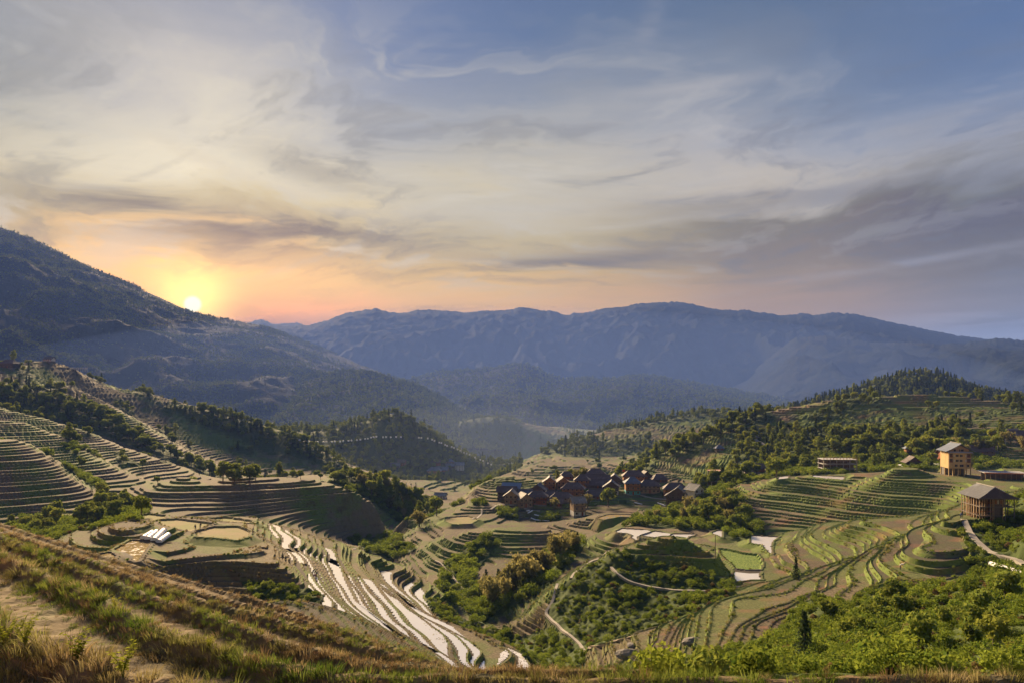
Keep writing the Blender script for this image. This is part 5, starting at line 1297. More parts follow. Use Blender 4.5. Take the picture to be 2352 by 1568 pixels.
def pavilion_house():
    d = 165.; f = .01037
    b = hit(*[(2340+1330/8.709)*.91875, (1160+1290/8.709)*.91875])
    d = b.y; s_ = d/1679*.1055          # metres per drawing unit
    r = thing('unfinished_house', (b.x, b.y, b.z), R(-4), 'unfinished timber house under a big grey tiled roof at the right edge', 'house'); r.scale = (.86,)*3
    w, dp = 8.9, 9.0; h1, h2, h3 = 1.95, 4.30, 6.55
    x0, x1 = -4.55, 4.35
    g = Geo().box(x0-.3, x1+.2, -.4, dp+.5, -2.5, -.02); part('footing', r, g, CONC)
    for z, xb in ((h1, 1.4), (h2, x1), (h3-.15, x1)):
        part('floor_slab', r, Geo().box(x0, xb, 0, dp, z-.16, z), W_GREY if z < 6 else W_DARK)
    posts = [(x0+.1, 0), (x0+.75, 0), (x0+1.35, 0), (-1.75, 0), (-1.2, 0), (-.9, 0), (1.35, 0), (2.0, 0), (x1-.1, 0)]
    for x, y in posts:
        hb = -.4 if x < 1.5 else h1-1.2
        for yy in (.1, dp*.33, dp*.66, dp-.1): part('post', r, cached(('pp', hb), lambda: Geo().box(-.085, .085, -.085, .085, hb, h3).mesh('post')), W_TAN if x < -.8 else W_GREY, (x, yy, 0))
    for y in (1.2, 2.4, 3.6, 4.8, 6., 7.2): part('post', r, cached(('pp', -.4), lambda: None), W_TAN, (x0+.1, y+.4, 0))
    for z in (.9, h1+1.05, h2+1.0): part('beam', r, Geo().box(x0+.1, -.95, -.05, .05, z, z+.12), W_RED)
    # walls of the finished rooms
    part('brick_wall', r, Geo().box(-.85, .85, .25, .45, h1+.02, h2-.18), BRICK); part('brick_wall', r, Geo().box(-.85, 1.9, .25, .45, h2+.02, h3-.2), BRICK)
    part('brick_wall', r, Geo().box(-.8, 1.3, 1.4, 1.6, .02, h1-.18), BRICK); part('back_wall', r, Geo().box(x0+.3, x1-.2, dp*.55, dp*.55+.2, .02, h3-.2), W_DARK)
    for x in (-.2, 1.15):
        wo = part('window', r, cached('pw', lambda: Geo().box(-.36, .36, -.03, .03, 0, .95).mesh('window')), GLASS if x > 0 else W_RED, (x, .22, h2+.75))
        part('window_frame', wo, frame_mesh(.72, .95), None)
    for m in [o for o in r.children_recursive if o.name.startswith('window_frame')]:
        if not m.data.materials: m.data.materials.append(W_TAN)
    part('curtain', r, Geo().box(.05, .38, .17, .21, h2+.72, h2+1.72), W_WHITE)
    g = Geo(); g.box(1.95, x1, -.03, .03, h2+.55, h2+.62)
    for k in range(8): g.box(2.0+k*.32, 2.04+k*.32, -.03, .03, h2, h2+.56)
    part('railing', r, g, W_GREY)
    part('brace', r, Geo().tube([(-2.6, .2, .05), (-1.3, .2, h1-.2)], .07, 4), W_TAN)
    # stacked boards on the open floors
    for z in (h1, h2):
        for k in range(5): part('board', r, cached(('bd', k), lambda: Geo().box(-.9, .9, -.12, .12, 0, .07).mesh('board')), W_TAN if k % 2 else W_RED, (-2.5+.08*k, 1.0+.35*k, z+.08*k), (0, 0, .1*k-.2))
    # roof: ridge front to back, hipped front
    W, D = w+1.5, dp+1.8; cx = (x0+x1)/2+.1
    hw, hd = W/2, D/2; rise = 2.7; n = 9
    rg = Geo(); ribs = Geo()
    fr = .40
    for side in (-1, 1):
        for i in range(n):
            t0, t1 = i/n, (i+1)/n
            def row(t): return hw*(1-t), rise*(t-.04*math.sin(math.pi*t)), hd-hd*fr*t
            (xa, za, ya), (xb, zb, yb) = row(t0), row(t1)
            v = [(side*xa, -ya, za+.05), (side*xa, hd-.0, za+.05), (side*xb, hd, zb), (side*xb, -yb, zb)]; v += [(a, b_, c-.13) for a, b_, c in v]
            q = [(0,1,2,3),(7,6,5,4),(0,4,5,1),(1,5,6,2),(2,6,7,3),(3,7,4,0)]
            rg.add(v, q)
    ro = part('roof', r, rg, T_GREY, (cx, dp/2, h3))
    fg = Geo()
    for i in range(n):
        t0, t1 = i/n, (i+1)/n
        def row(t): return hw*(1-t), rise*(t-.04*math.sin(math.pi*t)), hd-hd*fr*t
        (xa, za, ya), (xb, zb, yb) = row(t0), row(t1)
        v = [(-xa, -ya-.01, za+.06), (xa, -ya-.01, za+.06), (xb, -yb-.01, zb), (-xb, -yb-.01, zb)]; v += [(a, b_+.02, c-.13) for a, b_, c in v]
        fg.add(v, [(0,1,2,3),(7,6,5,4),(0,4,5,1),(1,5,6,2),(2,6,7,3),(3,7,4,0)])
    part('hip', ro, fg, T_DARK)
    for k in range(33):                    # round tile ribs down the front hip
        x = -hw+.15+k*(2*hw-.3)/32; t1 = 1-abs(x)/hw
        pts = [(x, -(hd-hd*fr*t)-.02, rise*(t-.04*math.sin(math.pi*t))+.07) for t in np.linspace(0, max(t1-.02, .02), 5)]
        ribs.tube(pts, .045, 4)
    o = part('tile_ribs', ro, ribs, T_DARK); o['kind'] = 'stuff'
    part('ridge_cap', ro, Geo().tube([(0, -hd*(1-fr)-.05, rise+.05), (0, hd, rise+.08)], .15, 6), T_PALE)
    for s in (-1, 1): part('barge_board', ro, Geo().tube([(s*hw*.42, -(hd-hd*fr*.58)-.03, rise*.58-.02), (0, -(hd*(1-fr))-.05, rise+.1)], .09, 4), W_WHITE)
    part('eave_board', ro, Geo().box(-hw, hw, -hd-.06, -hd-.01, -.10, .05), W_GREY)
    return b
PAV = pavilion_house()

def frame_building(X, Y, w, dp, st, rz, label, roofmat, name='frame_building', sh=2.9, rebar=False, scaffold=False):
    p = hit(X, Y); r = thing(name, p, R(rz), label, 'building')
    part('footing', r, Geo().box(-w/2-.2, w/2+.2, -.2, dp+.2, -2.5, .05), CONC)
    nx = max(2, int(w/3.2))
    for f in range(1, st+1): part('floor_slab', r, Geo().box(-w/2-.5, w/2+.5, -.6, dp+.4, f*sh-.22, f*sh), CONC if f < st or roofmat is None else roofmat)
    for i in range(nx+1):
        for y in (0, dp): part('column', r, cached(('col', st, sh), lambda: Geo().box(-.16, .16, -.16, .16, 0, st*sh-.23).mesh('column')), CONC, (-w/2+i*w/nx, y, 0))
    for f in range(st):
        for i in range(nx):
            xx = -w/2+(i+.5)*w/nx
            if (i+f) % 3: part('infill_wall', r, cached(('inf', round(w/nx, 2)), lambda: Geo().box(-w/nx/2+.2, w/nx/2-.2, 0, .15, 0, 1.7).mesh('infill_wall')), BRICK, (xx, dp*.4, f*sh+.06))
    part('back_wall', r, Geo().box(-w/2, w/2, dp-.35, dp-.2, 0, st*sh-.23), BRICK)
    if rebar:
        for i in range(2*nx+1): part('starter_bar', r, cached('bar', lambda: Geo().box(-.09, .09, -.09, .09, 0, 1.1).mesh('starter_bar')), W_TAN, (-w/2+i*w/(2*nx), 0, st*sh))
        part('top_rail', r, Geo().box(-w/2, w/2, -.05, .05, st*sh+1.02, st*sh+1.1), W_TAN)
    if scaffold:
        for i in range(2*nx+1): part('scaffold_pole', r, cached(('sp', st), lambda: Geo().tube([(0, 0, 0), (0, 0, st*sh+.9)], .06, 4).mesh('scaffold_pole')), W_TAN, (-w/2-.3+i*(w+.6)/(2*nx), -.9, 0))
        for f in range(2*st+1): part('scaffold_rail', r, cached(('sr', w), lambda: Geo().box(-w/2-.6, w/2+.6, -.04, .04, -.04, .04).mesh('scaffold_rail')), W_TAN, (0, -.9, .5+f*sh/2))
    return r
frame_building(*zx3(300, 705), 7.2, 6, 3, 4, 'bare concrete frame building with a rust red roof beside the village', T_RUST)
frame_building(*zx3(2010, 515), 16.5, 8, 3, -4, 'wide unfinished building wrapped in scaffolding below the dark wood', None, rebar=True, scaffold=True, sh=2.4)
def deck():
    p = hit(*zx4(2060, 905)); r = thing('roof_deck', p, R(-13), 'flat concrete deck with a red brick edge above the pavilion roof', 'building')
    part('deck_slab', r, Geo().box(-8, 9, 0, 9, 2.7, 2.95), CONC); part('brick_edge', r, Geo().box(-8.1, 9.1, -.15, -.003, 2.55, 3.0), plain('red_brick', (.42, .13, .07), (.55, .22, .12)))
    for k in range(9): part('prop', r, cached('prop', lambda: Geo().box(-.07, .07, -.07, .07, -1.2, 2.7).mesh('prop')), W_TAN, (-7.6+k*2., .3, 0))
    part('rear_wall', r, Geo().box(-7.8, 8.8, 4.5, 4.7, -1.5, 2.7), BRICK)
    part('sand_heap', r, cached('heap', lambda: Geo().add([(math.cos(a)*q*2.4, math.sin(a)*q*1.5, (1-q)**1.3*.8) for q in (1, .66, .33) for a in np.linspace(0, 6.283, 13)[:-1]]+[(0, 0, .85)],
        [(r_*12+k, r_*12+(k+1) % 12, r_*12+12+(k+1) % 12, r_*12+12+k) for r_ in range(2) for k in range(12)], [(24+k, 24+(k+1) % 12, 36) for k in range(12)]).mesh('sand_heap')), CONC, (1.5, 4.5, 2.95))
deck()
print('houses', time.time()-T0, len(bpy.data.objects))
# ---------------------------------------------------------------- single trees
NAMES = {'round': 'broadleaf_tree', 'fresh': 'broadleaf_tree', 'tall': 'tall_tree', 'conifer': 'conifer_tree', 'bamboo': 'bamboo_clump'}
def tree(key, p, scale, label, group=None, sx=1.):
    kind = key.rstrip('0123456789')
    r = thing(NAMES[kind], p, random.uniform(0, 6.28), label, 'bamboo' if kind == 'bamboo' else 'tree', group)
    r.scale = (scale*sx, scale*sx, scale)
    cm, tm = PROTO[key]
    link('crown', cm, None, r); link('stems' if kind == 'bamboo' else 'trunk', tm, None, r)
    return r
def grove(poly, n, kinds, h, label, group, seed, mind=0., dr=(0, 9999), on=None):
    rr = random.Random(seed); xs = [q[0] for q in poly]; ys = [q[1] for q in poly]; done = []; todo = []; tries = 0
    while len(done) < n and tries < n*60:
        tries += 1
        X, Y = rr.uniform(min(xs), max(xs)), rr.uniform(min(ys), max(ys))
        if not bool(inpoly(np.array([X]), np.array([Y]), poly)[0]): continue
        if any(abs(X-a)+1.6*abs(Y-b) < mind for a, b in done): continue
        p = hit(X, Y)
        if not dr[0] < p.y < dr[1]: continue
        if kinds[0].startswith('bamboo') or True: done.append((X, Y))
        key = rr.choice(kinds); base = {'round': 6.6, 'fresh': 6.4, 'tall': 10., 'conifer': 10., 'bamboo': 8.6}[key.rstrip('0123456789')]
        p.z -= .3; todo.append((X, Y, key, p, rr.uniform(*h)/base, rr.uniform(.9, 1.2)))
    qx = np.percentile([t[0] for t in todo], [20, 40, 60, 80]); qy = np.median([t[1] for t in todo])
    for X, Y, key, p, s_, sx in todo:
        side = ('far left', 'left', 'middle', 'right', 'far right')[int(np.searchsorted(qx, X))]
        what = {'round': 'dark round tree', 'fresh': 'bright round tree', 'tall': 'tall narrow tree', 'conifer': 'pointed fir', 'bamboo': 'feathery bamboo'}[key.rstrip('0123456789')]
        tree(key, p, s_, '%s in the %s %s of the %s' % (what, 'upper' if Y < qy else 'lower', side, label), group, sx)
    return done
B3 = ['round0', 'round1', 'round2']; MIX = ['round0', 'round1', 'fresh0', 'tall0', 'tall1']
grove([(120,1190),(210,1195),(230,1125),(330,1140),(340,1180),(280,1225),(210,1255),(110,1225)], 24, B3+['tall0'], (5, 9), 'gully wood at lower left', 'trees of the lower left gully', 1, 14, (210, 370))
grove([(0,1195),(110,1200),(110,1235),(0,1210)], 8, B3, (4, 6), 'copse below the left terraced cone', 'trees at the foot of the left cone', 2, 14, (200, 370))
grove([(0,880),(130,900),(210,935),(330,1005),(300,1000),(150,950),(0,915)], 26, B3+['fresh0', 'tall0'], (8, 13), 'wood under the left hilltop', 'wood under the left hilltop', 3, 11)
grove([(200,945),(330,1005),(440,1062),(500,1098),(620,1108),(540,1118),(420,1066),(260,1005)], 34, B3+['fresh1'], (8, 13), 'long wood between two left ridges', 'long wood between the left ridges', 4, 11)
grove([(430,930),(560,965),(700,1012),(780,1062),(740,1058),(600,1000),(450,945)], 28, B3+['tall0', 'conifer0'], (8, 13), 'crest below the left hilltop', 'trees along the left crest', 5, 10)
grove([(790,1098),(870,1112),(960,1145),(1010,1182),(960,1215),(915,1190),(850,1145)], 36, MIX+['bamboo0', 'tall1'], (7, 12), 'wood left of the village', 'wood left of the village gap', 6, 12)
for k, (X, Y, h) in enumerate(((735,1102,5), (690,1100,5), (620,1092,5), (870,1135,12), (822,1110,10))): tree(['fresh0', 'round0', 'round1', 'tall1', 'tall0'][k], hit(X, Y), h/(10 if k > 2 else 6.5), ['small round tree right of the flat topped knoll', 'round bush tree on the flat topped knoll', 'round tree left of the flat topped knoll', 'tallest tree on the edge of the valley wood', 'column shaped tree above the terraced face'][k])
grove([(1095,1385),(1150,1350),(1210,1310),(1270,1275),(1325,1240),(1330,1262),(1260,1320),(1180,1375),(1120,1405)], 24, ['bamboo0', 'bamboo1'], (7, 11), 'yellow bamboo ridge left of the mound', 'bamboo on the ridge left of the mound', 7, 16)
for k, (X, Y, h) in enumerate(((1116,1362,7.5), (1145,1366,8), (1325,1262,6))): tree('conifer%d' % (k % 2), hit(X, Y), h/10, ['left one of two dark firs in front of the bamboo ridge', 'right one of two dark firs in front of the bamboo ridge', 'dark fir at the upper end of the bamboo ridge'][k])
grove([(1480,1200),(1560,1165),(1640,1160),(1700,1150),(1720,1195),(1640,1205),(1560,1208)], 22, ['bamboo0', 'bamboo1', 'round0', 'round2', 'fresh1'], (5, 9), 'thicket behind the ponds', 'thicket behind the ponds', 8, 16)
tree('round2', hit(1672, 1165), 1.5, 'big dark tree rising from the thicket behind the ponds')
tree('bamboo0', hit(1272, 1172), .95, 'bamboo clump in front of the reddish lantern house')
tree('round1', hit(1398, 1164), 1.8, 'large dark tree below the tall orange house'); tree('bamboo1', hit(1350, 1168), 1.0, 'grey feathery bamboo left of the large dark village tree'); tree('bamboo0', hit(1332, 1168), .8, 'pale bamboo beside the isolated three storey house')
tree('round0', hit(1224, 1092), .9, 'larger of two round trees on the ridge left of the village'); tree('round1', hit(1212, 1094), .6, 'smaller of two round trees on the ridge left of the village')
tree('tall0', hit(1280, 1112), .9, 'dark tree left of the upper village roofs'); tree('bamboo1', hit(1322, 1102), .9, 'bamboo between the upper village roofs'); tree('bamboo0', hit(1342, 1094), .8, 'bamboo left of the topmost village house')
tree('fresh0', hit(1436, 1094), .9, 'bright tree behind the red flag')
grove([(1590,1135),(1640,1125),(1720,1105),(1790,1098),(1780,1090),(1680,1095),(1600,1120)], 18, ['round0', 'round1', 'fresh0', 'tall1'], (7, 11), 'tree belt below the frame building', 'tree belt below the frame building', 9, 14)
grove([(1760,1085),(1880,1080),(1990,1080),(2060,1072),(2050,1055),(1900,1060),(1770,1062)], 32, MIX+['fresh1'], (6, 10), 'tree row above the terraced amphitheatre', 'tree row above the amphitheatre', 10, 12)
grove([(1895,1045),(1930,1005),(2060,1000),(2150,1010),(2140,1050),(2000,1055)], 34, B3+['tall0'], (8, 13), 'dark wood above the scaffolded building', 'dark wood above the scaffolded building', 11, 12)
grove([(2100,1060),(2160,1020),(2300,1000),(2352,1005),(2352,1040),(2260,1045),(2170,1070)], 30, MIX+['bamboo0', 'bamboo1'], (6, 11), 'trees behind the yellow building', 'trees behind the yellow building', 12, 14)
grove([(1490,1058),(1560,1020),(1640,985),(1740,948),(1760,958),(1660,1005),(1560,1050)], 36, ['round0', 'round1', 'fresh0', 'conifer0', 'tall0'], (8, 13), 'ridge rising right of the village', 'trees along the right ridge', 13, 10)
grove([(1820,935),(1950,897),(2060,868),(2140,852),(2210,882),(2290,915),(2150,900),(1950,920)], 40, ['conifer0', 'conifer1', 'round0'], (9, 14), 'dark wooded peak at right', 'firs of the dark peak', 14, 8, (950, 1400))
grove([(720,986),(800,992),(870,955),(910,950),(1000,1005),(1060,1055),(980,1000),(900,962)], 26, B3+['conifer0'], (9, 14), 'knob shaped hill in mid valley', 'trees of the knob shaped hill', 15, 9, (900, 1400))
for X, Y, h, key, lab in ((1640,1112,15,'tall1','tall bright tree standing left of the round terrace'), (1660,1112,12,'conifer1','dark fir just right of the tall bright tree'), (1835,1062,15,'tall0','tall dark tree standing alone above the scaffolded building'), (2043,1062,8,'fresh1','bright green tree beside the blue roofed pavilion'),
    (1690,1105,10,'tall0','column shaped tree in the tree belt right of the frame building'), (2300,1008,11,'tall1','tall tree behind the long dark roof at the right'), (2200,1010,11,'tall0','round headed tall tree left of the yellow building roof'),
    (1508,1075,4.5,'conifer0','small dark fir right of the village ridge'), (33,838,16,'tall0','lone column shaped tree on the left skyline'), (1846,1518,5.6,'conifer1','dark fir standing in the shrubs at the lower right'), (1829,1328,4.5,'conifer0','small dark fir below the right hand terraces'),
    (1905,1432,3.6,'fresh0','small yellow green tree in the lower right shrubs'), (2050,1398,4.4,'round1','dark tree among the shrubs under the curved terraces'), (330,1075,6,'fresh1','bright round tree on the left terraced ridge'), (360,1112,5,'fresh0','bright round tree at the foot of the left ridge'), (185,1075,7,'round0','tree clump on the left hand terraces'), (1690,1212,6.5,'round2','leafy tree on the wooded islet between the ponds'), (1675,1222,5,'fresh1','smaller tree on the wooded islet between the ponds')):
    base = 10. if key[:4] in ('tall', 'coni') else 6.5
    p = hit(X, Y); p.z -= .2; tree(key, p, h/base, lab)
grove([(1960,1430),(2120,1395),(2260,1375),(2345,1360),(2345,1500),(2200,1500),(2000,1530),(1900,1520)], 18, ['round0', 'round2', 'fresh0', 'fresh1', 'bamboo0'], (1.8, 3.6), 'shrubby slope at lower right', 'shrub trees of the lower right slope', 16, 26, (40, 130))
print('trees', time.time()-T0, len(bpy.data.objects))
# ---------------------------------------------------------------- paths, field gear, poles, people
def ribbon(name, pts, width, mat, lift=.10, **props):
    W = []
    for (a, b) in zip(pts[:-1], pts[1:]):
        n = max(2, int(math.hypot(b[0]-a[0], b[1]-a[1])/3))
        W += [hit(a[0]+(b[0]-a[0])*k/n, a[1]+(b[1]-a[1])*k/n) for k in range(n)]
    W.append(hit(*pts[-1])); P = [W[0]]
    for p in W[1:]:
        if (p-P[-1]).length > 1.0 and abs(p.y-P[-1].y) < 22: P.append(p)
    for _ in range(3): P = [P[0]]+[(P[i-1]+P[i]*2+P[i+1])/4 for i in range(1, len(P)-1)]+[P[-1]]
    Q = []
    for a, b in zip(P[:-1], P[1:]):
        n = max(1, int((b-a).length/.7)); Q += [a.lerp(b, k/n) for k in range(n)]
    Q.append(P[-1]); v = []; q = []
    for i, p in enumerate(Q):
        t = Q[min(i+1, len(Q)-1)]-Q[max(i-1, 0)]; s = Vector((-t.y, t.x, 0)).normalized()*width/2
        z = max(ground(p.x, p.y), ground(p.x+s.x, p.y+s.y), ground(p.x-s.x, p.y-s.y))
        z = z if abs(z-p.z) < 1.2 else p.z
        v.append((p.x-s.x, p.y-s.y, z)); v.append((p.x+s.x, p.y+s.y, z))
    v = np.array(v)
    z = v[::2, 2].copy()
    for _ in range(4): z[1:-1] = (z[:-2]+2*z[1:-1]+z[2:])/4
    v[::2, 2] = z+lift; v[1::2, 2] = z+lift
    lo = v.copy(); lo[:, 2] -= .6
    n = len(Q); q = [(2*i, 2*i+1, 2*i+3, 2*i+2) for i in range(n-1)]; N = 2*n
    q += [(2*i+N, 2*i, 2*i+2, 2*i+2+N) for i in range(n-1)]+[(2*i+1, 2*i+1+N, 2*i+3+N, 2*i+3) for i in range(n-1)]
    return link(name, np_mesh(name, np.concatenate([v, lo]), q), mat, kind='structure', **props)
for pts, w, m in PATHS:
    ribbon('path', pts, w, m)
def mat_stream(g):
    n = g.noise(g.new('ShaderNodeNewGeometry').outputs['Position'], 1.6, 4, .7)
    a = g.new('ShaderNodeBsdfGlossy'); a.inputs['Roughness'].default_value = .15; b = g.new('ShaderNodeBsdfDiffuse'); g.l.new(g.mix(g.rng(n, .45, .6), (.08, .08, .08), (.75, .75, .75)), b.inputs[0])
    m = g.new('ShaderNodeMixShader'); m.inputs[0].default_value = .4; g.l.new(a.outputs[0], m.inputs[1]); g.l.new(b.outputs[0], m.inputs[2]); return m.outputs[0]
ribbon('stream', [(1285,1547),(1279,1540),(1272,1526),(1262,1514)], 2.2, material('stream', mat_stream), .25)

# plastic tunnels over seed beds
def tunnel(a, b, w, h, label, group, name='poly_tunnel'):
    L = (b-a).length; yaw = math.atan2(b.y-a.y, b.x-a.x)
    r = thing(name, a, yaw, label, 'tunnel', group)
    slope = (b.z-a.z)/max(L, .1); r.rotation_euler = (0, -math.atan(slope), yaw)
    n = max(4, int(L/.8)); v = []; q = []
    for i in range(n+1):
        sag = 1-.07*(i % 2)
        for k in range(9): t = math.pi*k/8; v.append((L*i/n, math.cos(t)*w/2*sag, math.sin(t)*h*sag+.02))
    for i in range(n):
        for k in range(8): q.append((i*9+k, i*9+k+1, i*9+10+k, i*9+9+k))
    e = [tuple(range(9)), tuple(range(n*9+8, n*9-1, -1))]
    bm = bmesh.new(); vv = [bm.verts.new(c) for c in v]
    for f in q: bm.faces.new([vv[i] for i in f])
    for f in e: bm.faces.new([vv[i] for i in f])
    me = bpy.data.meshes.new('cover_sheet'); bm.to_mesh(me); bm.free(); link('cover_sheet', me, PLASTIC, r)
    for i in range(0, n+1, 2):
        pts = [(L*i/n, math.cos(t)*(w/2+.02), math.sin(t)*(h+.02)) for t in np.linspace(0, math.pi, 9)]; part('hoop', r, Geo().tube(pts, .025, 4), W_TAN)
    return r
SEED = 'white seed bed tunnels on the left spur'
for k, (a, b) in enumerate((((327,1238),(350,1225)), ((340,1240),(362,1226)), ((352,1243),(374,1228)), ((364,1247),(386,1230)))):
    tunnel(hit(*a)+Vector((0, 0, .1)), hit(*b)+Vector((0, 0, .1)), 1.5, .8, ['leftmost', 'second from the left', 'third from the left', 'rightmost'][k]+' of four white plastic tunnels on the left spur', SEED)
tunnel(hit(2275, 1299)+Vector((0, 0, .1)), hit(2356, 1322)+Vector((0, 0, .1)), 1.1, .6, 'long white plastic tunnel below the path at the right edge', None)
for k, (f, a, b) in enumerate(((zx1,(330,922),(525,942)), (zx1,(345,965),(545,998)), (zx1,(740,935),(800,912)), (zx1,(785,972),(862,935)), (zx1,(895,990),(1055,1030)), (zx1,(930,1100),(1215,1122)), (zx1,(835,1062),(930,1100)), (zx2,(1000,785),(1142,797)), (zx2,(1452,785),(1580,822)))):
    tunnel(hit(*f(*a))+Vector((0, 0, .1)), hit(*f(*b))+Vector((0, 0, .1)), 1.0, .5, ['upper of two white row covers left below the village', 'lower of two white row covers left below the village', 'short left white cover below the village path', 'short right white cover below the village path', 'white row cover nearest the bamboo clump', 'longest white row cover below the village', 'curved end piece of the longest white row cover', 'pale row cover on the terraces under the tall orange house', 'slanting white row cover left of the lowest dark gabled house'][k], 'white row covers below the village')
tunnel(hit(1606, 1192), hit(1662, 1189), 1.6, .7, 'white row cover in the green thicket behind the ponds', None)
def tarp(X, Y, w, h, mat, label, rz=0):
    p = hit(X, Y); v = []; rr = random.Random(X); n = 7
    for j in range(n):
        for i in range(n): v.append((w*(i/(n-1)-.5)+rr.uniform(-.15, .15), h*(j/(n-1)-.5)+rr.uniform(-.15, .15), .35+.5*rr.random()*(1-abs(i/(n-1)-.5))+h*.12*j/(n-1)))
    q = [(j*n+i, j*n+i+1, j*n+i+n+1, j*n+i+n) for j in range(n-1) for i in range(n-1)]
    me = np_mesh('ground_sheet', v, q); me.polygons.foreach_set('use_smooth', np.ones(len(q), bool)); me.update()
    o = link('ground_sheet', me, mat, None, p, label=label, category='tarp'); o.rotation_euler = (0, 0, rz)
    s = o.modifiers.new('thick', 'SOLIDIFY'); s.thickness = .04
tarp(*zx4(1728, 605), 4.2, 3, TARP, 'blue tarp nearest the yellow building'); tarp(*zx4(1860, 640), 3.4, 2.6, TARP, 'smaller blue tarp right of the first one'); tarp(*zx4(470, 700), 11, 5, PLASTIC, 'crumpled white plastic sheet on the terraced knoll'); tarp(*zx4(1000, 680), 6, 5, PLASTIC, 'pale sheet on the yard left of the yellow building')
# boulders
def boulder(X, Y, s, label):
    bm = bmesh.new(); bmesh.ops.create_icosphere(bm, subdivisions=3, radius=1)
    for v in bm.verts:
        n = fbm(np.array([v.co.x*1.3+X]), np.array([v.co.y*1.3+v.co.z*1.7]), 5, 4)[0]; v.co *= 1+.35*n; v.co.z *= .62
    me = bpy.data.meshes.new('boulder'); bm.to_mesh(me); bm.free()
    o = link('boulder', me, STONE, None, hit(X, Y)+Vector((0, 0, .2)), label=label, category='boulder'); o.scale = (s*1.35, s, s); o.rotation_euler = (0, 0, X)
for X, Y, s, l in ((1442,1506,1.5,'largest dark boulder in the terraces right of the stream'), (1590,1476,1.2,'flat dark boulder beside the curving terrace strips'), (1450,1485,.8,'small boulder above the largest one'), (2072,1355,.9,'dark rock at the foot of the curved terraces')): boulder(X, Y, s, l)
# poles
def pole(X, Y, h, label, r=.11, arm=True, mat=None, group='utility poles', lean=0.):
    t = thing('utility_pole', hit(X, Y), random.uniform(-.4, .4), label, 'pole', group); t.rotation_euler[1] = lean
    part('shaft', t, Geo().tube([(0, 0, -.5), (0, 0, h)], [r, r*.7], 6), mat or CONC)
    if arm:
        part('crossarm', t, Geo().box(-.8, .8, -.06, .06, h-.75, h-.62), STEEL)
        for x in (-.7, 0, .7): part('insulator', t, cached('insul', lambda: Geo().tube([(0, 0, 0), (0, 0, .22)], [.06, .04], 5).mesh('insulator')), W_WHITE, (x, 0, h-.62))
for X, Y, h, l in ((*zx4(1868,452),5.5,'left one of two poles right of the yellow building'), (*zx4(1926,452),6.5,'right one of two poles right of the yellow building'), (*zx4(2032,388),4.5,'shorter pole of the pair by the upper path at the right'), (*zx4(2057,388),5.2,'taller pole of the pair by the upper path at the right'), (*zx3(537,436),6,'pole beside the round terrace'), (*zx2(1640,345),6,'left pole on the slope right of the village'), (*zx2(1712,350),5,'right pole on the slope right of the village'),
    (*zx2(2190,420),9,'tall pale pole in front of the striped terraces'), (*zx4(1704,100),6,'pole among trees behind the long dark roof'), (*zx7(1115,765),9,'pole on the terraced face under the left hilltop'), (*zx7(1347,862),10,'tall pole on the left terraced face'), (*zx7(1412,945),9,'middle pole on the left terraced face'), (*zx7(1618,1032),8,'lowest pole on the left terraced face'), (*zx7(562,392),8,'pole on the left skyline slope')):
    pole(X, Y, h, l)
pole(1643, 1290, 6.2, 'bare brown post at the edge of the green paddy', .10, False, W_DARK, None)
t = thing('gate_frame', hit(*zx4(1617,305)), 0, 'white post with a long beam on the slope above the yellow building', 'frame'); part('post', t, Geo().box(-.15, .15, -.15, .15, -.4, 2.7), W_WHITE); part('post', t, Geo().box(4.0, 4.3, -.15, .15, -.4, 2.1), W_WHITE); part('beam', t, Geo().tube([(-.3, 0, 2.75), (4.6, 0, 2.1)], .13, 4), W_TAN)
lp = at((2340+820/8.709)*.91875, (1160+725/8.709)*.91875, PAV.y+10); lp.z = min(lp.z, ground(lp.x, lp.y)+.2)
t = thing('street_lamp', lp, 0, 'white street lamp leaning out beside the big grey roof', 'lamp')
part('shaft', t, Geo().tube([(0, 0, -1), (0, 0, 1.2), (-1.3, -.3, 3.2)], [.08, .07, .05], 6), W_WHITE); part('arm', t, Geo().tube([(-1.3, -.3, 3.2), (-2.2, -.5, 3.75)], [.09, .09], 6), W_WHITE); part('lamp_head', t, Geo().box(-2.9, -2.15, -.65, -.4, 3.66, 3.84), STEEL)
t = thing('flag', hit(*zx2(742,250)), 0, 'red flag on a pole at the village ridge', 'flag'); part('pole', t, Geo().tube([(0, 0, -.5), (0, 0, 5)], .05, 5), STEEL); part('cloth', t, Geo().add([(0.05, 0, 4.9), (1.0, .15, 4.8), (1.9, -.05, 4.85), (1.9, -.05, 3.7), (1.0, .15, 3.65), (0.05, 0, 3.75), (0.05, .03, 4.9), (1.0, .18, 4.8), (1.9, -.02, 4.85), (1.9, -.02, 3.7), (1.0, .18, 3.65), (.05, .03, 3.75)], [(0,1,4,5),(1,2,3,4),(11,10,7,6),(10,9,8,7),(0,6,7,1),(1,7,8,2),(2,8,9,3),(3,9,10,4),(4,10,11,5),(5,11,6,0)]), REDP)
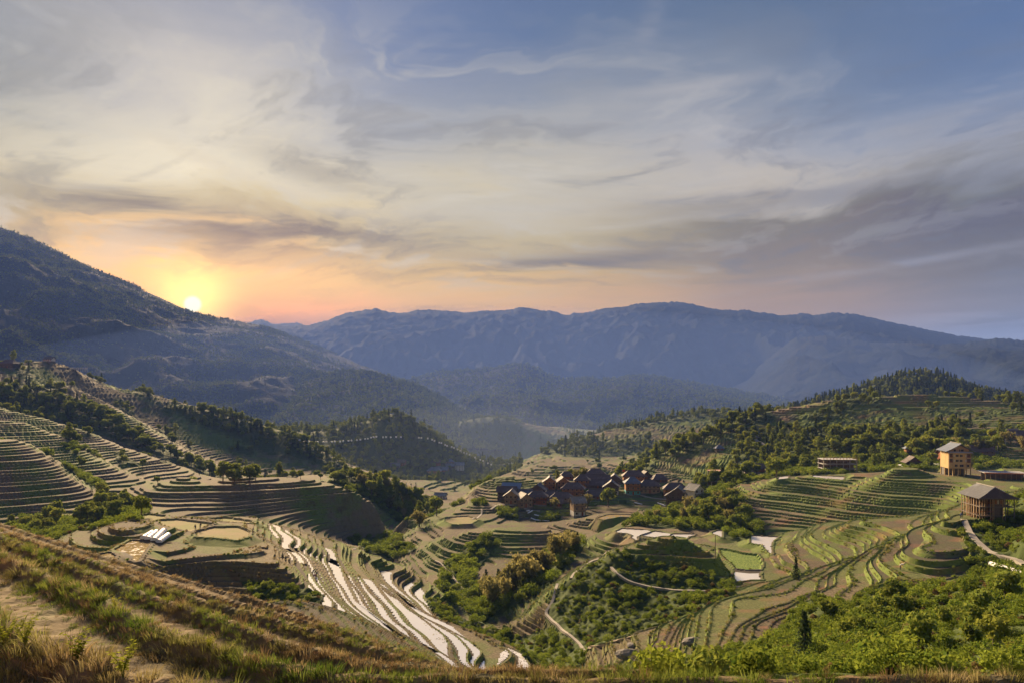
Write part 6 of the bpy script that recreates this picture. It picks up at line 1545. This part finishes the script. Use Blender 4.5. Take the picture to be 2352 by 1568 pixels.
# lookout platform on the left hill
p = hit(*zx7(1470, 478)); t = thing('lookout_platform', p, R(8), 'white railed lookout platform on the shoulder of the left hill', 'platform')
g = Geo(); A = np.linspace(-2.6, -.4, 15); Rr = 12.
part('deck', t, Geo().add([(math.cos(a)*Rr, math.sin(a)*Rr+Rr*.8, 2.0) for a in A]+[(math.cos(a)*Rr, math.sin(a)*Rr+Rr*.8, 1.6) for a in A]+[(0, Rr*.8, 2.0), (0, Rr*.8, 1.6)], [(k, k+15, k+16, k+1) for k in range(14)], [(k, k+1, 30) for k in range(14)]+[(k+16, k+15, 31) for k in range(14)]), CONC)
for a in A: part('railing_post', t, cached('rpost', lambda: Geo().box(-.14, .14, -.14, .14, -1.5, 3.3).mesh('railing_post')), W_WHITE, (math.cos(a)*Rr, math.sin(a)*Rr+Rr*.8, 0))
for z in (2.6, 3.2): part('railing', t, Geo().tube([(math.cos(a)*Rr, math.sin(a)*Rr+Rr*.8, z) for a in A], .12, 4), W_WHITE)
# cableway across the knob shaped hill
def zr2(x, y): return ((600+x/3.357)*.91875, (850+y/3.357)*.91875)
def ropeway():
    spots = [(480,812),(500,822),(580,838),(625,842),(652,840),(700,843),(726,840),(770,842),(795,838),(840,838),(866,836),(910,832),(936,830),(980,826),(1010,822),(1050,816),(1072,814),(1098,806),(1120,800),(1145,798),(1200,802),(1225,801),(1265,802),(1310,800),(1350,800),(1500,806),(1522,808),(1575,812),(1612,822),(1632,832),(1672,846),(1690,850),(1722,866),(1738,874),(1776,884),(1796,892),(1826,904),(1848,915),(1880,930),(1902,938),(1926,948),(1972,972),(2016,992),(2040,1000),(2080,1020),(2108,1032)]
    d = 985.
    me = Geo().box(-.95, .95, -.7, .7, -2.6, -.9); me.box(-1.1, 1.1, -.85, .85, -.9, -.72); me.tube([(0, 0, -.72), (0, 0, 0)], .1, 4); m = me.mesh('cable_car')
    m.materials.append(PLASTIC)
    for i, (x, y) in enumerate(spots):
        X, Y = zr2(x, y); h_ = hit(X, Y+6); dd = min(d, h_.y-14)
        link('cable_car', m, None, None, at(X, Y, dd), label='tiny white cable car on the ropeway across the knob shaped hill', category='cable car', group='cable cars on the ropeway')
    for k, (x, y0, y1) in enumerate(((1130, 790, 830), (1857, 905, 965))):
        X, Y = zr2(x, y1); b = hit(X, Y); t = thing('ropeway_tower', b, 0, ['ropeway tower on the knob shaped hill', 'ropeway tower right of the knob shaped hill'][k], 'tower'); h = (y1-y0)/3.357*.91875/FD*b.y
        part('shaft', t, Geo().tube([(0, 0, -1), (0, 0, h)], [.8, .5], 6), W_WHITE); part('crossarm', t, Geo().box(-3, 3, -.4, .4, h-.4, h), STEEL)
ropeway()
# people
def person_mesh(bend, seed):
    bm = bmesh.new()
    hipz, sh = .88, 1.42; b = bend
    def up(z):                       # bend the trunk forward from the hips
        dz = z-hipz; return (0, -math.sin(b)*dz, hipz+math.cos(b)*dz)
    J = {'pel': ((0, 0, hipz), .15), 'bel': (up(1.1), .145), 'chest': (up(1.32), .165), 'neck': (up(1.46), .06), 'head': (up(1.58), .10), 'top': (up(1.70), .085),
         'hl': ((-.10, 0, .84), .10), 'kl': ((-.11, -.05, .47), .07), 'al': ((-.11, .02, .08), .05), 'fl': ((-.11, -.13, .03), .045), 'hr': ((.10, 0, .84), .10), 'kr': ((.12, -.02, .47), .07), 'ar': ((.12, .06, .08), .05), 'fr': ((.12, -.09, .03), .045)}
    c = up(1.38); J['sl'] = ((-.19, c[1], c[2]), .07); J['sr'] = ((.19, c[1], c[2]), .07)
    for s, n in ((-1, 'l'), (1, 'r')):
        e = (s*.25, c[1]-.05-.1*b, c[2]-.28); h = (s*.22, c[1]-.18-.1*b, c[2]-.50); J['e'+n] = (e, .05); J['w'+n] = (h, .038); J['f2'+n] = ((h[0]*.97, h[1]-.06, h[2]-.13), .03)
    E = [('pel', 'bel'), ('bel', 'chest'), ('chest', 'neck'), ('neck', 'head'), ('head', 'top'), ('pel', 'hl'), ('hl', 'kl'), ('kl', 'al'), ('al', 'fl'), ('pel', 'hr'), ('hr', 'kr'), ('kr', 'ar'), ('ar', 'fr'), ('chest', 'sl'), ('chest', 'sr'), ('sl', 'el'), ('el', 'wl'), ('wl', 'f2l'), ('sr', 'er'), ('er', 'wr'), ('wr', 'f2r')]
    ix = {k: i for i, k in enumerate(J)}
    me = bpy.data.meshes.new('person_rig'); me.from_pydata([J[k][0] for k in J], [(ix[a], ix[b_]) for a, b_ in E], [])
    o = bpy.data.objects.new('person_rig', me); COL.objects.link(o)
    o.modifiers.new('skin', 'SKIN'); sv = me.skin_vertices[0].data
    for k in J: sv[ix[k]].radius = (J[k][1], J[k][1])
    sv[ix['pel']].use_root = True
    s = o.modifiers.new('sub', 'SUBSURF'); s.levels = 1; s.render_levels = 1
    dg = bpy.context.evaluated_depsgraph_get(); out = bpy.data.meshes.new_from_object(o.evaluated_get(dg))
    bpy.data.objects.remove(o); out.name = 'person'
    zone = []
    for p in out.polygons:
        c = p.center; t = Vector((0, -math.sin(b), math.cos(b))).dot(Vector((0, c.y, c.z-hipz)))+hipz
        zone.append(2 if t > 1.47 else (1 if c.z > .80 or abs(c.x) > .2 else 0))
    return out, zone
CLOTH = [plain('cloth_%d' % i, tuple(x*.8 for x in c), c) for i, c in enumerate(((.04, .05, .09), (.10, .16, .40), (.60, .58, .56), (.05, .05, .05), (.35, .08, .06)))]
SKIN = plain('skin', (.42, .26, .17), (.52, .34, .24)); HAIR = plain('hair', (.015, .012, .010), (.03, .025, .02)); HAT = plain('straw_hat', (.45, .35, .18), (.60, .48, .28))
def person(X, Y, bend, top, bottom, rz, label, hat=False, scale=1., d=None):
    me, zone = person_mesh(bend, 0); me.materials.append(CLOTH[bottom]); me.materials.append(CLOTH[top]); me.materials.append(SKIN)
    me.polygons.foreach_set('material_index', zone); me.polygons.foreach_set('use_smooth', [True]*len(zone))
    p = hit(X, Y); o = link('person', me, None, None, p+Vector((0, 0, .02)), label=label, category='person'); o.rotation_euler = (0, 0, rz); o.scale = (scale,)*3
    hy, hz = -math.sin(bend)*.77, .88+math.cos(bend)*.77
    if hat: g = Geo().add([(math.cos(a)*.26, hy+math.sin(a)*.26, hz-.02) for a in np.linspace(0, 6.28, 11)[:-1]]+[(0, hy-math.sin(bend)*.1, hz+.16)], None, [(k, (k+1) % 10, 10) for k in range(10)]+[(0, 9-k, 8-k) for k in range(8)]); part('hat', o, g, HAT)
    else:
        bm = bmesh.new(); bmesh.ops.create_uvsphere(bm, u_segments=10, v_segments=6, radius=.105); bmesh.ops.translate(bm, verts=bm.verts, vec=(0, hy+.015, hz+.03)); m = bpy.data.meshes.new('hair'); bm.to_mesh(m); bm.free(); link('hair', m, HAIR, o)
zp = lambda x, y: ((2340+x/8.709)*.91875, (1160+y/8.709)*.91875)
zr6 = lambda x, y: ((600+x/3.357)*.91875, (1240+y/3.357)*.91875); zr5 = lambda x, y: ((x/3.357)*.91875, (1240+y/3.357)*.91875); zr8 = lambda x, y: ((1860+x/3.357)*.91875, (1240+y/3.357)*.91875); zr7 = lambda x, y: ((1200+x/3.357)*.91875, (1240+y/3.357)*.91875)
person(*zp(540,1165), .35, 1, 0, .6, 'person in a blue top on the path left of the unfinished house', scale=.85); person(*zp(582,1160), 0, 0, 3, -.4, 'person in dark clothes on the path left of the unfinished house', scale=.85); person(*zp(740,1050), .2, 2, 0, 1., 'person in pale clothes at the top of the path by the timber pile', scale=.85)
person(*zr8(1310,617), 1.1, 2, 3, 1.2, 'farmer in a white shirt bending over a dark strip of the right terraces', True)
for k, (x, y) in enumerate(((616,652), (626,666), (632,684), (640,700))): person(*zr6(x, y), .9, [0, 3, 0, 4][k], 0, 1.+k, ['farthest', 'second farthest', 'second nearest', 'nearest'][k]+' of four dark figures wading in the widest white paddy', k % 2 == 0, .9)
for k, (x, y) in enumerate(((1640,288), (1674,272), (2120,310))): person(*zr5(x, y), .3, [0, 3, 0][k], 3, k, ['left figure on the bank between the oval fields', 'right figure on the bank between the oval fields', 'dark figure on the bank right of the lower oval field'][k], False, .95)
# timber pile by the unfinished house
pb = hit(*zp(930, 1150)); rr = random.Random(4)
for k in range(16):
    m = cached(('plank', k % 4), lambda: Geo().box(-1.3-.3*(k % 4), 1.3, -.09, .09, -.03, .03).mesh('plank')); 
    o = link('plank', m, W_TAN if k % 3 else W_RED, None, pb+Vector((rr.uniform(-1.4, 1.2), rr.uniform(-2.5, 1.5), .25+.07*k)), label='loose plank of the timber heap left of the unfinished house', category='plank', group='timber heap by the unfinished house'); o.rotation_euler = (rr.uniform(-.2, .2), rr.uniform(-.5, .5), rr.uniform(0, 3.1))
# weeds in the foreground
def make_weed(seed, n=9, h=.55):
    r = np.random.RandomState(seed); stem = Geo(); P = []; leaf = Geo()
    for k in range(n):
        a = r.rand()*6.28; l = h*(.6+.6*r.rand()); lean = .25+.35*r.rand()
        pts = [(math.cos(a)*lean*l*t*t, math.sin(a)*lean*l*t*t, l*t-.03) for t in (0, .35, .7, 1)]
        stem.tube(pts, [.008, .007, .005, .003], 4)
        for j in range(8):
            t = .3+.7*j/7; b = r.rand()*6.28; c = np.array((math.cos(a)*lean*l*t*t, math.sin(a)*lean*l*t*t, l*t)); L = .085+.05*r.rand(); w = L*.26
            d = np.array((math.cos(b), math.sin(b), .15-.5*r.rand())); s = np.array((-math.sin(b), math.cos(b), 0)); v = [c, c+d*L*.5+s*w+(0, 0, .012), c+d*L, c+d*L*.5-s*w+(0, 0, .012), c+d*L*.5-np.array((0, 0, .012))]
            leaf.add(v, None, [(0, 1, 4), (1, 2, 4), (2, 3, 4), (3, 0, 4)])
    return stem.mesh('stems'), leaf.mesh('leaves')
WEEDS = [make_weed(300+k, 8+2*k, .5+.08*k) for k in range(3)]
for s_, l_ in WEEDS: s_.materials.append(M_WEED); l_.materials.append(M_WEED)
for k, (x, y, s, lab) in enumerate(((150,1306,1.5,'yellow green weed on the upper left bund'), (386,1390,1.4,'bright weed right of centre on the second bund'), (413,1402,.9,'small weed beside the bright weed on the second bund'), (222,1372,1.3,'tall grassy weed on the main bund'), (263,1396,1.2,'weed on the main bund above the mud patch'), (60,1500,1.5,'weed at the left above the red earth bank'), (178,1518,1.9,'largest yellow weed at the bottom left'), (282,1556,1.7,'yellow weed at the bottom edge left of the mud field'), (616,1446,1.1,'weed on the lower right of the dry terraces'), (602,1468,1.0,'low weed in the brown grass near the lip'), (482,1494,1.1,'green weed beside the mossy bund'), (10,1492,1.4,'weed at the left edge above the bank'), (700,1450,1.0,'weed in the brown grass near the bottom lip'), (2250,1490,2.2,'sunlit leafy shrub at the lower right corner'), (2310,1450,2.6,'tall sunlit shrub at the right edge'), (2330,1520,2.4,'bright shrub in the right bottom corner'))):
    t = thing('weed_plant', hit(x, y), random.uniform(0, 6), lab, 'plant', 'foreground weeds'); t.scale = (s*(.5 if x < 1000 else .8),)*3; st_, lf = WEEDS[k % 3]; link('stems', st_, None, t); link('leaves', lf, None, t)
print('gear', time.time()-T0, len(bpy.data.objects))
# ---------------------------------------------------------------- air
def add_haze():
    bm = bmesh.new(); bmesh.ops.create_cube(bm, size=1.0)
    x0, x1, y0, y1, z0, z1 = -13000, 13000, -700, 11500, -500, HAZE_TOP
    for v in bm.verts: v.co = (x0+(v.co.x+.5)*(x1-x0), y0+(v.co.y+.5)*(y1-y0), z0+(v.co.z+.5)*(z1-z0))
    me = bpy.data.meshes.new('haze'); bm.to_mesh(me); bm.free()
    m = bpy.data.materials.new('air'); m.use_nodes = True; g = NG(m.node_tree)
    v = g.new('ShaderNodeVolumePrincipled')
    v.inputs['Color'].default_value = (.145, .25, .66, 1); v.inputs['Density'].default_value = HAZE; v.inputs['Anisotropy'].default_value = .0
    o = g.new('ShaderNodeOutputMaterial'); g.l.new(v.outputs[0], o.inputs['Volume'])
    link('haze', me, m, kind='stuff', label='thin blue evening haze filling the valley', category='haze')
add_haze()
def add_mist(name, X, d, z, rx, ry, rz, dens, label, tint):
    bm = bmesh.new(); bmesh.ops.create_icosphere(bm, subdivisions=4, radius=1.0)
    for v in bm.verts: v.co = (v.co.x*rx, v.co.y*ry, v.co.z*rz)
    me = bpy.data.meshes.new(name); bm.to_mesh(me); bm.free()
    m = bpy.data.materials.new(name+'_air'); m.use_nodes = True; g = NG(m.node_tree)
    v = g.new('ShaderNodeVolumePrincipled'); v.inputs['Color'].default_value = (*tint, 1); v.inputs['Density'].default_value = dens
    o = g.new('ShaderNodeOutputMaterial'); g.l.new(v.outputs[0], o.inputs['Volume'])
    link(name, me, m, loc=((X-CX)/FD*d, d, z), kind='stuff', label=label, category='mist')
add_mist('mist', 1120, 2300, -150, 1750, 1150, 380, 2.0e-4, 'blue haze lying round the mid valley hills', (.20, .33, .80))
add_mist('mist', 1110, 1300, -180, 520, 560, 190, 7e-5, 'pale mist in the middle of the valley beyond the village', (.45, .62, 1.0))
add_mist('mist', 1080, 1150, -160, 330, 420, 130, 1.3e-4, 'thicker mist in the narrow part of the valley', (.66, .78, 1.0))
print('done', time.time()-T0, len(bpy.data.objects))
